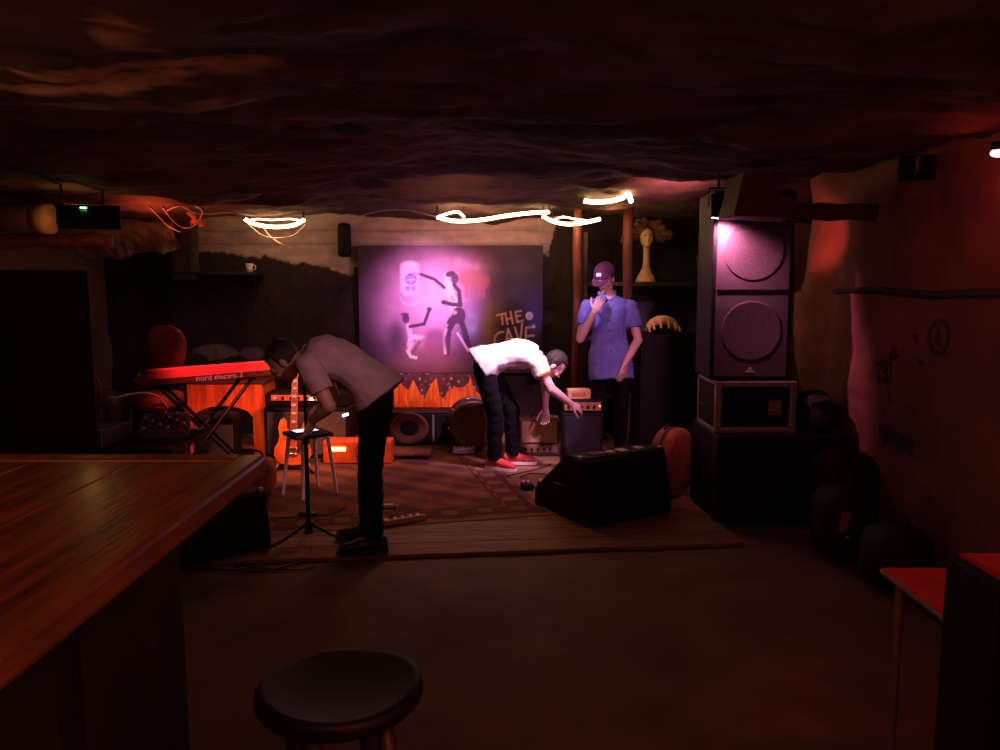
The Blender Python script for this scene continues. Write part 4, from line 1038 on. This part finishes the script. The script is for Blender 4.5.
def floor_cable(pix, label, r=.006, m=CABLE, z=None):
    pts = []
    for x, y in pix:
        p = gr(x, y, 0); zz = (RZ + .003 if p.y > 4.75 else .024 if p.y > 4.5 else .004) + r; pts.append(V((p.x, p.y, zz)))
    o = MB().tube(smooth_path(pts, 6), r).build('cable', m, None, True); return tag(o, label, 'cable')
floor_cable([(198, 570), (230, 572), (262, 573), (290, 567), (306, 560), (312, 553)], 'black cable lying from the bar base to the microphone stand')
floor_cable([(205, 566), (226, 563), (252, 569), (285, 571), (305, 571), (316, 567)], 'second black cable curling on the floor in front of the microphone stand', .005)
floor_cable([(268, 524), (300, 522), (330, 519), (345, 512)], 'black cable on the rug running behind the microphone stand', .005)
floor_cable([(381, 520), (386, 512), (392, 510), (397, 516), (392, 522)], 'small loop of black cable beside the white power strip', .006)
floor_cable([(520, 482), (532, 478), (548, 480), (556, 488), (544, 494), (530, 490)], 'tangled black cable beside the big wedge monitor', .006)
floor_cable([(508, 480), (518, 478), (535, 474), (552, 468)], 'dark cable running behind the red canvas shoes', .005)
a_, b_ = gr(383, 526, RZ), gr(424, 519, RZ); c_ = (a_ + b_) / 2
t = thing('power_strip', 'long white power strip lying on the rug beside the dark-trousered legs', 'power strip', (c_.x, c_.y, RZ), math.atan2(b_.y - a_.y, b_.x - a_.x))
b = MB(); b.box((0, 0, .021), ((b_ - a_).length, .06, .04), 0, .008); b.build('housing', mat('offwhite_plastic', srgb(206, 160, 140), .5, .1, 12), t)
for k in range(4):
    b = MB(); b.lathe([(.018, 0), (.018, .003), (.0, .003)], (-.09 + k * .055, 0, .0405), 16); b.build('socket', RUB, t)
b = MB(); b.box(((b_ - a_).length / 2 - .02, 0, .046), (.024, .02, .012), 0, .003); b.build('switch', REDV, t)
q = gr(386, 508, RZ); t = thing('plug_adapter', 'small pale plug block on the rug behind the power strip', 'plug', (q.x, q.y, RZ), .2)
b = MB(); b.box((0, 0, .014), (.11, .045, .026), 0, .006); b.build('housing', mat('offwhite_plastic', (1, 1, 1)), t)
b = MB(); b.cone((.05, 0, .014), (.09, .012, .008), .006); b.build('lead', CABLEW, t)
for (px, py, nm, lab, m_, sz) in ((527, 489, 'stomp_box', 'dark stomp box with a shiny switch on the rug near the big wedge', BLK, (.075, .11, .045)), (544, 488, 'stomp_box', 'orange-red stomp box tucked against the big wedge monitor', REDV, (.075, .115, .05))):
    q = gr(px, py, RZ); t = thing(nm, lab, 'pedal', (q.x, q.y, RZ), .3)
    b = MB(); b.box((0, 0, sz[2] / 2), sz, 0, .006); b.build('housing', m_, t)
    for x in (-.02, .02): b = MB(); b.lathe([(.010, 0), (.009, .014), (0, .015)], (x, .03, sz[2]), 12); b.build('knob', PAPER, t)
    b = MB(); b.lathe([(.010, 0), (.010, .012), (.0, .016)], (0, -.03, sz[2]), 12); b.build('footswitch', CHROME, t)

# microphone stand
q = gr(309, 541, Z0)
ms = thing('microphone_stand', 'thin black microphone stand on tripod legs in front of the grey-shirted man', 'microphone stand', (q.x, q.y, Z0))
b = MB(); b.cone((0, 0, .07), (0, 0, .62), .013); b.build('lower_tube', BLKM, ms)
b = MB(); b.cone((0, 0, .60), (0, 0, 1.02), .009); b.build('upper_tube', BLKM, ms)
b = MB(); b.cone((0, 0, .60), (0, 0, .66), .02); b.build('clutch', RUB, ms, True)
b = MB(); b.cone((0, 0, .05), (0, 0, .13), .026, .02); b.build('hub', BLKM, ms, True)
for a in (math.radians(225), math.radians(-15), math.radians(100)):
    e = V((.30 * math.cos(a), .30 * math.sin(a), .012)); b = MB(); b.tube([(.015 * math.cos(a), .015 * math.sin(a), .11), e * .5 + V((0, 0, .045)), e], .009); lg = b.build('leg', BLKM, ms, True)
    b = MB(); b.capsule(e * .97, e * 1.04, .013); b.build('rubber_foot', RUB, lg, True)
b = MB(); b.cone((0, 0, 1.0), (0, 0, 1.03), .016); b.build('mic_clip', RUB, ms)
b = MB(); b.cone((0, 0, .17), (0, 0, .18), .06); b.build('cable_ring', BLKM, ms, True)
# ------------------------------------------------------------------ people
def fuse(name, mb, vox, m, parent, col=None, sm=3, wr=0.0, wscale=9):
    me = mb.mesh('tmp'); tmp = bpy.data.objects.new('tmp', me); C.objects.link(tmp)
    md = tmp.modifiers.new('r', 'REMESH'); md.mode = 'VOXEL'; md.voxel_size = vox
    dg = bpy.context.evaluated_depsgraph_get(); dg.update()
    me2 = bpy.data.meshes.new_from_object(tmp.evaluated_get(dg)); bpy.data.objects.remove(tmp); bpy.data.meshes.remove(me)
    bm = bmesh.new(); bm.from_mesh(me2); bpy.data.meshes.remove(me2)
    for k in range(sm): bmesh.ops.smooth_vert(bm, verts=bm.verts, factor=.5, use_axis_x=True, use_axis_y=True, use_axis_z=True)
    bm.normal_update()
    if wr:
        nn = [(v, v.normal.copy(), v.co.copy()) for v in bm.verts]
        for v, n, c in nn: v.co = c + n * wr * (noise.noise(V((c.x * wscale, c.y * wscale, c.z * wscale * 1.9))) + .6 * noise.noise(c * wscale * 2.3))
    me = bpy.data.meshes.new(name)
    bmesh.ops.translate(bm, vec=-parent_loc(parent), verts=bm.verts); bm.to_mesh(me); bm.free()
    if col:
        off = parent_loc(parent); cc = []
        for v in me.vertices: cc.extend(tuple(col(v.co + off)) + (1.0,))
        ca = me.color_attributes.new('tint', 'FLOAT_COLOR', 'POINT'); ca.data.foreach_set('color', cc)
    return link(name, me, m, parent, True)

def hand(mb, wrist, d, palm_n, thumb_side, curl, ln=.18):
    """d: wrist->fingers, palm_n: out of the palm; curl: bend per joint (rad)"""
    d = V(d).normalized(); pn = V(palm_n); pn = (pn - d * pn.dot(d)).normalized(); s = d.cross(pn).normalized() * thumb_side
    w = V(wrist); pl_len = ln * .50
    mb.loft([(w - d * .02, s * .026, pn * .019), (w + d * .02, s * .032, pn * .017), (w + d * pl_len * .6, s * .040, pn * .015), (w + d * pl_len, s * .040, pn * .012)])
    fl_ = (.40, .45, .42, .33)
    for i, L__ in enumerate(fl_):
        base = w + d * (pl_len * .93) + s * (.030 - i * .0205)
        dd = (d + s * (.10 - i * .07)).normalized(); p = base; seg_ = (L__ * .46 * ln, L__ * .31 * ln, L__ * .25 * ln); r = .0088 if i < 3 else .0078
        for j, sl in enumerate(seg_):
            ang = curl * (.7 if j == 0 else 1.0)
            dd = (dd * math.cos(ang) + pn * math.sin(ang)).normalized()
            q = p + dd * sl; mb.capsule(p, q, r * (1 - .08 * j), r * (1 - .08 * (j + 1))); p = q
    p = w + d * .028 + s * .028
    dd = (d * .65 + s * .8 + pn * .25).normalized(); q = p + dd * .042; mb.capsule(p, q, .013, .0105)
    dd = (dd + d * .5 + pn * curl * .5 - s * .3).normalized(); q2 = q + dd * .034; mb.capsule(q, q2, .0100, .0088)
    dd = (dd + d * .3 + pn * curl * .4).normalized(); mb.capsule(q2, q2 + dd * .026, .0088, .0075)

def head_frame(c, fwd, up):
    f = V(fwd).normalized(); u = V(up); u = (u - f * u.dot(f)).normalized(); s = f.cross(u)
    return Matrix(((s.x, f.x, u.x, c[0]), (s.y, f.y, u.y, c[1]), (s.z, f.z, u.z, c[2]), (0, 0, 0, 1)))

def add_head(mb, M):
    R3 = M.to_3x3().to_4x4()
    def e(c, r): mb.ell(M @ V(c), r, R3, 24)
    e((0, -.012, .030), (.074, .094, .084)); e((0, .018, -.012), (.064, .070, .075)); e((0, .030, -.062), (.046, .050, .046))
    e((0, .074, -.095), (.020, .018, .016)); e((0, .030, -.080), (.040, .048, .030))
    for s in (-1, 1):
        e((s * .030, .068, -.028), (.024, .022, .022)); e((s * .031, .072, .026), (.026, .018, .010)); e((s * .076, -.008, -.012), (.010, .020, .031)); e((s * .031, .070, .006), (.014, .014, .010))
    mb.capsule(M @ V((0, .078, .012)), M @ V((0, .100, -.026)), .009, .013); e((.0, .090, -.030), (.018, .012, .010))
    e((0, .080, -.054), (.024, .014, .006)); e((0, .079, -.065), (.021, .014, .007))

def head_colour(M, skin):
    Mi = M.inverted(); sk = V(skin)
    def f(p):
        q = Mi @ V(p); c = sk * (1 + .08 * noise.noise(V(p) * 25))
        if q.length > .2: return c
        if q.y > .05:
            for s in (-1, 1):
                d = math.hypot((q.x - s * .031) / .015, (q.z - .006) / .0075)
                if d < 1: c = V((.75, .72, .7)) if math.hypot((q.x - s * .031) / .0065, (q.z - .006) / .0065) > 1 else V((.03, .02, .015))
                if abs(q.x - s * .032) < .024 and abs(q.z - .030) < .0055: c = V((.05, .03, .02))
            if math.hypot(q.x / .026, (q.z + .060) / .012) < 1: c = V((sk.x * .85, sk.y * .55, sk.z * .55))
        return c
    return f

def bez(a, b, c, t): return V(a) * (1 - t) ** 2 + V(b) * (2 * t * (1 - t)) + V(c) * t * t
def torso_secs(P, Mid, N, side, front, prof, grow=0.0):
    out = []
    for t, w, d in prof:
        c = bez(P, Mid, N, t); tan = (bez(P, Mid, N, t + .02) - bez(P, Mid, N, t - .02)).normalized()
        s = (V(side) - tan * V(side).dot(tan)).normalized(); f = tan.cross(s).normalized()
        out.append((c, s * (w + grow), f * (d + grow)))
    return out
PROF = [(-.10, .120, .090), (0, .160, .112), (.18, .152, .108), (.4, .140, .100), (.62, .158, .112), (.80, .172, .108), (.92, .150, .082), (1.0, .075, .060), (1.06, .055, .055)]

def person(label, root_loc, P, Mid, N, side, head, fwd, up, shoulders, elbows, wrists, hips, knees, ankles, toes, hands, skin, shirt, trousers, shoe, hair, sleeve=.55, shirt_t=(-.02, .97), trim=None, shirt_open=None, sole=SOLE):
    t = thing('person', label, 'person', root_loc)
    b = MB()
    b.loft(torso_secs(P, Mid, N, side, None, [(a_, w_ * (.84 if a_ < .3 else 1), d_ * (.80 if a_ < .3 else 1)) for a_, w_, d_ in PROF if a_ >= 0]))
    M = head_frame(head, fwd, up)
    b.capsule(V(N) - (V(N) - V(Mid)).normalized() * .03, M @ V((0, -.012, -.045)), .058, .054)
    add_head(b, M)
    for S, E_, W_ in zip(shoulders, elbows, wrists):
        S, E_, W_ = V(S), V(E_), V(W_)
        b.capsule(bez(P, Mid, N, .88), S, .07, .058); b.capsule(S, E_, .052, .040); b.capsule(E_, E_.lerp(W_, .35), .041, .040); b.capsule(E_.lerp(W_, .35), W_, .040, .025)
    for w_, h_ in zip(wrists, hands): hand(b, w_, *h_)
    for H_, K_, A_, T_ in zip(hips, knees, ankles, toes):
        H_, K_, A_ = V(H_), V(K_), V(A_)
        b.capsule(V(P), H_, .072, .068); b.capsule(H_, K_, .076, .056); b.capsule(K_, K_.lerp(A_, .35), .056, .056); b.capsule(K_.lerp(A_, .35), A_, .056, .036)
        td = V(T_).normalized(); b.capsule(A_ - V((0, 0, .045)) - td * .02, A_ + td * .13 - V((0, 0, .055)), .030, .026)
    fuse('body', b, .0045, SKIN, t, head_colour(M, skin), 2)
    # shirt: torso tube and sleeves
    b = MB(); lo, hi = shirt_t
    pr = [(max(lo, x[0]), x[1], x[2]) for x in PROF if lo <= x[0] <= hi]
    pr = [(lo, .188, .156), (lo * .5, .186, .148), (.02, .180, .138), (.12, .166, .122)] + [p for p in pr if p[0] > .15] + [(hi, .085, .070)]
    b.loft(torso_secs(P, Mid, N, side, None, pr, .018))
    for S, E_ in zip(shoulders, elbows):
        S, E_ = V(S), V(E_); c = bez(P, Mid, N, .86)
        b.capsule(c, S, .075, .072); q = S.lerp(E_, sleeve); u, v = perp(q - S); b.loft([(S - (E_ - S) * .05, u * .070, v * .070), (S.lerp(q, .5), u * .073, v * .073), (q, u * .070, v * .070)])
    so = fuse('shirt', b, .007, shirt, t, None, 3, .007, 8)
    if trim:
        for S, E_ in zip(shoulders, elbows):
            S, E_ = V(S), V(E_); q = S.lerp(E_, sleeve); d = (E_ - S).normalized(); u, v = perp(d)
            b = MB(); b.loft([(q - d * .012, u * .0715, v * .0715), (q + d * .010, u * .072, v * .072), (q + d * .010, u * .062, v * .062)]); b.build('sleeve_band', trim, so, True, world=True)
    b = MB()
    b.loft(torso_secs(P, Mid, N, side, None, [(-.07, .140, .098), (0, .163, .114), (.10, .160, .112)], .006))
    for H_, K_, A_ in zip(hips, knees, ankles):
        H_, K_, A_ = V(H_), V(K_), V(A_)
        b.capsule(V(P), H_, .092, .088); b.capsule(H_.lerp(K_, .1), K_, .094, .072); b.capsule(K_, K_.lerp(A_, .4), .071, .068)
        u, v = perp(A_ - K_); e = K_.lerp(A_, 1.02); b.loft([(K_.lerp(A_, .4), u * .068, v * .068), (K_.lerp(A_, .8), u * .060, v * .060), (e, u * .062, v * .062)])
    fuse('trousers', b, .008, trousers, t, None, 3, .006, 10)
    for A_, T_ in zip(ankles, toes):
        A_ = V(A_); td = V((T_[0], T_[1], 0)).normalized(); sd_ = V((-td.y, td.x, 0)); z0 = A_.z - .085; Zu = V((0, 0, 1)); c = V((A_.x, A_.y, z0))
        b = MB(); secs = []
        for y, w, h in ((-.082, .018, .035), (-.07, .032, .045), (-.03, .038, .052), (.02, .040, .052), (.07, .042, .040), (.12, .045, .032), (.16, .042, .028), (.19, .030, .022), (.203, .012, .012)):
            secs.append((c + td * y + Zu * (h + .012), sd_ * w, Zu * h))
        b.loft(secs); b.loft([(c + Zu * .05 - td * .015, sd_ * .038, td * .050), (c + Zu * .105 - td * .02, sd_ * .040, td * .048)])
        sh = fuse('shoe', b, .005, shoe, t, None, 2)
        b = MB(); poly_ = []
        for y, w in ((-.088, .0), (-.082, .022), (-.06, .036), (0, .040), (.07, .045), (.12, .048), (.17, .044), (.20, .028), (.212, .0)): poly_.append((y, w))
        poly_ = poly_ + [(y, -w) for y, w in poly_[-2:0:-1]]
        Ms = Matrix(((td.x, sd_.x, 0, c.x), (td.y, sd_.y, 0, c.y), (0, 0, 1, z0), (0, 0, 0, 1))); b.prism(poly_, .022, Ms); b.build('sole', sole, sh, world=True)
    return t, M, so

def hair_mesh(t, M, long=0.0, cut=.03):
    bm = bmesh.new(); bmesh.ops.create_uvsphere(bm, u_segments=48, v_segments=32, radius=1)
    for v in bm.verts:
        s = v.co; q = V((s.x * .084, s.y * .104 - .016, s.z * .094 + .034))
        face = s.y > .35 and q.z < .075
        if face: q = V((q.x * .80, q.y * .72, q.z))
        elif q.z < -.02 and s.y > -.1: q = V((q.x * .85, q.y, q.z))
        if q.z < -.02: q.z = -.02 + (q.z + .02) * (.9 + long)
        n = noise.noise(V((q.x * 30, q.y * 30, q.z * 12))) * .010
        if not face: q += q.normalized() * n
        v.co = M @ q
    off = parent_loc(t); bmesh.ops.translate(bm, vec=-off, verts=bm.verts)
    me = bpy.data.meshes.new('hair'); bm.to_mesh(me); bm.free(); return link('hair', me, HAIR, t, True)

sk1, sk2, sk3 = (.42, .22, .15), (.62, .42, .36), (.60, .38, .31)
# man bending over at the left, facing left
zf = Z0 + .006 + .085
P = V((-.715, 4.62, .965)); N = V((-1.12, 4.66, 1.175)); Mid = V((-.90, 4.64, 1.175))
S1 = (V((-1.075, 4.46, 1.135)), V((-1.105, 4.85, 1.14)))
E1 = (V((-.955, 4.42, .905)), V((-1.04, 4.93, .90)))
W1 = (V((-1.085, 4.54, .80)), V((-1.17, 4.88, .78)))
A1 = (V((-.735, 4.50, Z0 + .085)), V((-.80, 4.74, Z0 + .085)))
man1, M1, so1 = person('person in a grey T-shirt and black trousers bending low towards the microphone stand', (-.77, 4.62, Z0), P, Mid, N, (0, -1, 0), V((-1.265, 4.67, 1.13)), (-.62, 0, -.78), (-.78, 0, .62),
    S1, E1, W1, (P + V((.0, -.095, -.04)), P + V((0, .095, -.04))), (V((-.745, 4.505, .52)), V((-.79, 4.735, .52))), A1, ((-1, -.15, 0), (-1, .12, 0)),
    ((V((-.35, .2, -.9)), V((-.8, .4, .3)), 1, .6), (V((-.15, -.1, -1)), V((-.8, -.4, 0)), -1, .5)), sk1, TEE1, TROU, SHOEB, None, .66, (-.08, .97), None, None, RUB)
hair_mesh(man1, M1, .15)
# man in white bending over to the right
P = V((-.135, 6.66, .915)); N = V((.315, 6.70, .965)); Mid = V((.08, 6.68, 1.035))
S2 = (V((.305, 6.51, .925)), V((.305, 6.88, .925)))
E2 = (V((.42, 6.47, .72)), V((.40, 6.93, .72)))
W2 = (V((.585, 6.52, .595)), V((.40, 6.98, .49)))
A2 = (V((-.045, 6.60, RZ + .085)), V((.11, 6.78, RZ + .085)))
man2, M2, so2 = person('person in a white T-shirt with orange sleeve bands bending low towards the amp head', (.05, 6.68, Z0), P, Mid, N, (0, 1, 0), V((.46, 6.71, .895)), (.55, 0, -.83), (.83, 0, .55),
    S2, E2, W2, (P + V((0, -.09, -.03)), P + V((.02, .09, -.03))), (V((-.04, 6.585, .50)), V((.10, 6.77, .50))), A2, ((1, -.55, 0), (1, .05, 0)),
    ((V((.75, .35, -.42)), V((.1, .7, -.7)), -1, .4), (V((.1, -.1, -1)), V((-.5, -.8, 0)), 1, .5)), sk2, TEE2, TROU, SHOER, None, .42, (-.09, .97), TRIM2)
hair_mesh(man2, M2, .25)
# standing man in a cap
P = V((1.0, 7.25, .93)); N = V((.965, 7.23, 1.47)); Mid = V((.985, 7.28, 1.20))
S3 = (V((.79, 7.21, 1.365)), V((1.175, 7.25, 1.36)))
E3 = (V((.715, 7.13, 1.09)), V((1.245, 7.20, 1.07)))
W3 = (V((.825, 7.00, 1.335)), V((1.10, 7.04, .865)))
A3 = (V((.89, 7.25, Z0 + .085)), V((1.11, 7.27, Z0 + .085)))
man3, M3, so3 = person('person in a blue shirt and dark cap standing with one hand raised to the chin', (1.0, 7.25, Z0), P, Mid, N, (-1, .05, 0), V((.93, 7.16, 1.625)), (-.50, -.72, -.48), (-.22, -.42, .88),
    S3, E3, W3, (P + V((-.09, 0, -.03)), P + V((.09, 0, -.03))), (V((.90, 7.21, .50)), V((1.11, 7.23, .50))), A3, ((-.25, -1, 0), (.3, -1, 0)),
    ((V((.45, .15, .88)), V((.2, .9, .1)), 1, .55), (V((-.25, -.15, -1)), V((-.6, .75, 0)), 1, .35)), sk3, SHIRT3, TROU, SHOEB, None, .60, (-.42, .97), None, None, RUB)
hair_mesh(man3, M3, .0)
# his shirt: collar, placket, buttons
for s in (-1, 1):
    nb = V((.963, 7.23, 1.475)); b = MB()
    b.loft([(nb + V((s * .012, -.085, -.055)), V((.012, 0, .01)), V((0, .005, .004))), (nb + V((s * .05, -.07, -.01)), V((.022, .01, .014)), V((0, .008, .005))), (nb + V((s * .078, .0, .02)), V((.004, .02, .016)), V((.006, 0, .004))), (nb + V((s * .05, .06, .035)), V((.018, .012, .010)), V((.003, .006, .004)))]); b.build('collar', SHIRT3, so3, True, world=True)
for k in range(7):
    c, sv, fv = torso_secs(V((1.0, 7.25, .93)), V((.985, 7.28, 1.20)), V((.965, 7.23, 1.47)), (-1, .05, 0), None, [(-.30 + k * .185, .165, .118 if k < 6 else .100)], .018)[0]
    fr = fv if fv.y < 0 else -fv
    b = MB(); b.ell(c + fr * 1.10, (.008, .006, .008)); b.build('button', mat('dark_button', (.03, .03, .05), .4, .2, 9), so3, True, world=True)
# cap: crown, bill, badge
t = man3
bm = bmesh.new(); bmesh.ops.create_uvsphere(bm, u_segments=40, v_segments=24, radius=1)
bmesh.ops.delete(bm, geom=[v for v in bm.verts if v.co.z < -.08], context='VERTS')
for v in bm.verts:
    s = v.co.copy(); v.co = M3 @ V((s.x * .091, s.y * .110 - .012, .040 + s.z * .098 + (.006 if s.z > .6 else 0)))
bmesh.ops.translate(bm, vec=-parent_loc(t), verts=bm.verts); me = bpy.data.meshes.new('cap'); bm.to_mesh(me); bm.free(); cap = link('cap', me, CAPM, t, True)
b = MB(); pts = []
poly_ = [(-.078, .045), (-.074, .10), (-.055, .145), (-.025, .165), (.025, .165), (.055, .145), (.074, .10), (.078, .045), (.05, .085), (0, .097), (-.05, .085)]
b.prism(poly_, .006, M3 @ Matrix.Translation((0, 0, .040)) @ Matrix.Rotation(-.22, 4, 'X')); b.build('bill', CAPM, cap, world=True)
b = MB(); b.box((0, 0, 0), (.046, .004, .030), 0, .001, Matrix.Identity(4)); bmesh.ops.transform(b.b, matrix=M3 @ Matrix.Translation((0, .093, .085)) @ Matrix.Rotation(.42, 4, 'X'), verts=b.b.verts); b.build('badge', PAPER, cap, world=True)
b = MB(); b.ell(M3 @ V((0, -.012, .146)), (.010, .010, .007)); b.build('button', CAPM, cap, True, world=True)

# ------------------------------------------------------------------ light
def lamp(kind, nm, loc, col, e, target=None, size=.1, angle=60, blend=.6, sy=None):
    l = bpy.data.lights.new(nm, kind); l.energy = e; l.color = col
    if kind == 'SPOT': l.spot_size = math.radians(angle); l.spot_blend = blend; l.shadow_soft_size = size
    elif kind == 'POINT': l.shadow_soft_size = size
    elif kind == 'AREA':
        l.size = size
        if sy: l.shape = 'RECTANGLE'; l.size_y = sy
    o = bpy.data.objects.new(nm, l); C.objects.link(o); o.location = loc
    if target is not None: o.rotation_euler = (V(target) - V(loc)).to_track_quat('-Z', 'Y').to_euler()
    return o
pink = (1, .32, .72)
lamp('SPOT', 'pink_spot_lamp', sp + V((-.02, .02, -.12)), pink, 105, (.25, 6.8, .85), .04, 84, .9)
lamp('SPOT', 'speaker_spill_lamp', sp + V((.015, .085, -.11)), (1, .24, .46), 62, sp + V((.24, .42, -.46)), .02, 104, .9)
lamp('SPOT', 'mural_lamp', (-.15, 6.3, 2.12), (1, .42, .95), 300, (-.74, 8.2, 1.40), .05, 40, 1)
lamp('SPOT', 'white_shirt_fill', (.5, 5.9, 2.12), (1, .58, .90), 300, (.20, 6.68, .92), .05, 44, .8)  # unseen spot added to whiten the bending man's back and arm
lamp('SPOT', 'blue_shirt_fill', (.1, 6.0, 2.12), (.95, .48, 1), 170, (.84, 7.2, 1.50), .05, 24, 1)  # narrow unseen spot added for the capped man's shirt and face
lamp('SPOT', 'red_keyboard_lamp', (-2.0, 4.9, 2.1), (1, .16, .15), 330, (-2.12, 6.15, .92), .05, 40, .9)
lamp('SPOT', 'red_ceiling_fill', (-2.85, 6.7, 1.9), (1, .12, .05), 15, (-2.85, 6.9, 2.3), .05, 140, 1)  # unseen uplight added for the red strip of ceiling
lamp('POINT', 'amber_left_lamp', (-3.05, 5.85, 1.98), (1, .45, .14), 1.5, None, .04)
lamp('SPOT', 'amber_backline_lamp', (-1.1, 5.9, 1.9), (1, .33, .10), 170, (-1.60, 6.6, .45), .05, 60, .9)
lamp('SPOT', 'stage_floor_lamp', (-.3, 6.3, 2.05), (1, .38, .18), 40, (-.5, 6.0, 0), .1, 100, .9)
lamp('SPOT', 'flame_fill', (-.7, 7.3, 1.5), (1, .30, .14), 75, (-.75, 8.1, .42), .05, 60, .9)  # unseen spot added to brighten the flame cut-outs
for (x_, y_, z_, e_) in ((-2.15, 7.55, 2.08, 3.2), (-.1, 7.6, 2.08, 3.0), (.62, 7.5, 2.08, 2.2), (.95, 6.75, 2.12, 1.8)):
    lamp('POINT', 'rope_glow_lamp', (x_, y_, z_), (1, .44, .19), e_, None, .05)
lamp('SPOT', 'pink_wall_fill', (-.3, 7.2, 2.08), (1, .24, .34), 16, (-.4, 8.3, 2.08), .05, 120, 1)  # added without a fixture, tints the band above the board pink
lamp('SPOT', 'ceiling_wash_fill', (-.3, 5.7, 1.9), (1, .33, .24), 9, (-.3, 6.2, 2.3), .1, 150, 1)  # unseen upward wash added to lift the rear ceiling
lamp('SPOT', 'man_fill', (.1, 2.7, 2.05), (1, .50, .50), 58, (-.98, 4.6, 1.02), .08, 24, .9)  # unseen fill added for the grey shirt
lamp('AREA', 'bar_lamp', (-2.0, .6, 2.05), (1, .30, .10), 3.6, (-1.6, 1.4, 1.0), .35)
lamp('POINT', 'bar_bounce_fill', (-2.2, 2.2, 1.75), (1, .36, .16), 3.4, None, .12)  # added point standing in for light bounced onto the ceiling
lamp('AREA', 'overhead_fill', (.3, .2, 2.05), (1, .27, .16), 12, (-.3, 4.5, .6), 1.2)  # large unseen area fill added above the camera
lamp('POINT', 'low_fill', (.2, 1.2, .9), (1, .28, .17), 1.7, None, .4)  # unseen low fill floating near the camera
lamp('POINT', 'red_wall_lamp', RL + V((-.10, 0, -.10)), (1, .06, .06), 1.0, None, .04)
lamp('SPOT', 'red_table_lamp', (1.7, 1.7, 2.1), (1, .05, .05), 10, (1.3, 2.1, .75), .05, 60, .8)
lamp('POINT', 'shelf_amber_lamp', (1.2, 7.3, 2.05), (1, .6, .25), 1.7, None, .04)
lamp('SPOT', 'pink_ceiling_fill', (1.25, 5.7, 1.98), (1, .22, .26), 34, (1.25, 5.9, 2.3), .04, 110, 1)  # uplight added without a fixture for the pink ceiling patch
lamp('SPOT', 'red_pillar_fill', (2.02, 5.3, 1.75), (1, .10, .08), 14, (2.33, 5.9, 1.95), .04, 60, .9)  # unseen spot added to redden the rounded wall end

w = bpy.data.worlds.new('World'); bpy.context.scene.world = w; w.use_nodes = True
w.node_tree.nodes['Background'].inputs['Color'].default_value = (.010, .003, .0025, 1)
w.node_tree.nodes['Background'].inputs['Strength'].default_value = .35

sc_ = bpy.context.scene
sc_.view_settings.view_transform = 'Standard'; sc_.view_settings.look = 'None'; sc_.view_settings.exposure = 0; sc_.view_settings.gamma = 1
cam = bpy.data.cameras.new('camera'); cam.sensor_width = 36; cam.lens = 36 * FPX / 1000; cam.clip_start = .05
co = bpy.data.objects.new('camera', cam); C.objects.link(co); co.location = (0, 0, EYE); co.rotation_euler = (PI / 2 - PITCH, 0, 0)
sc_.camera = co
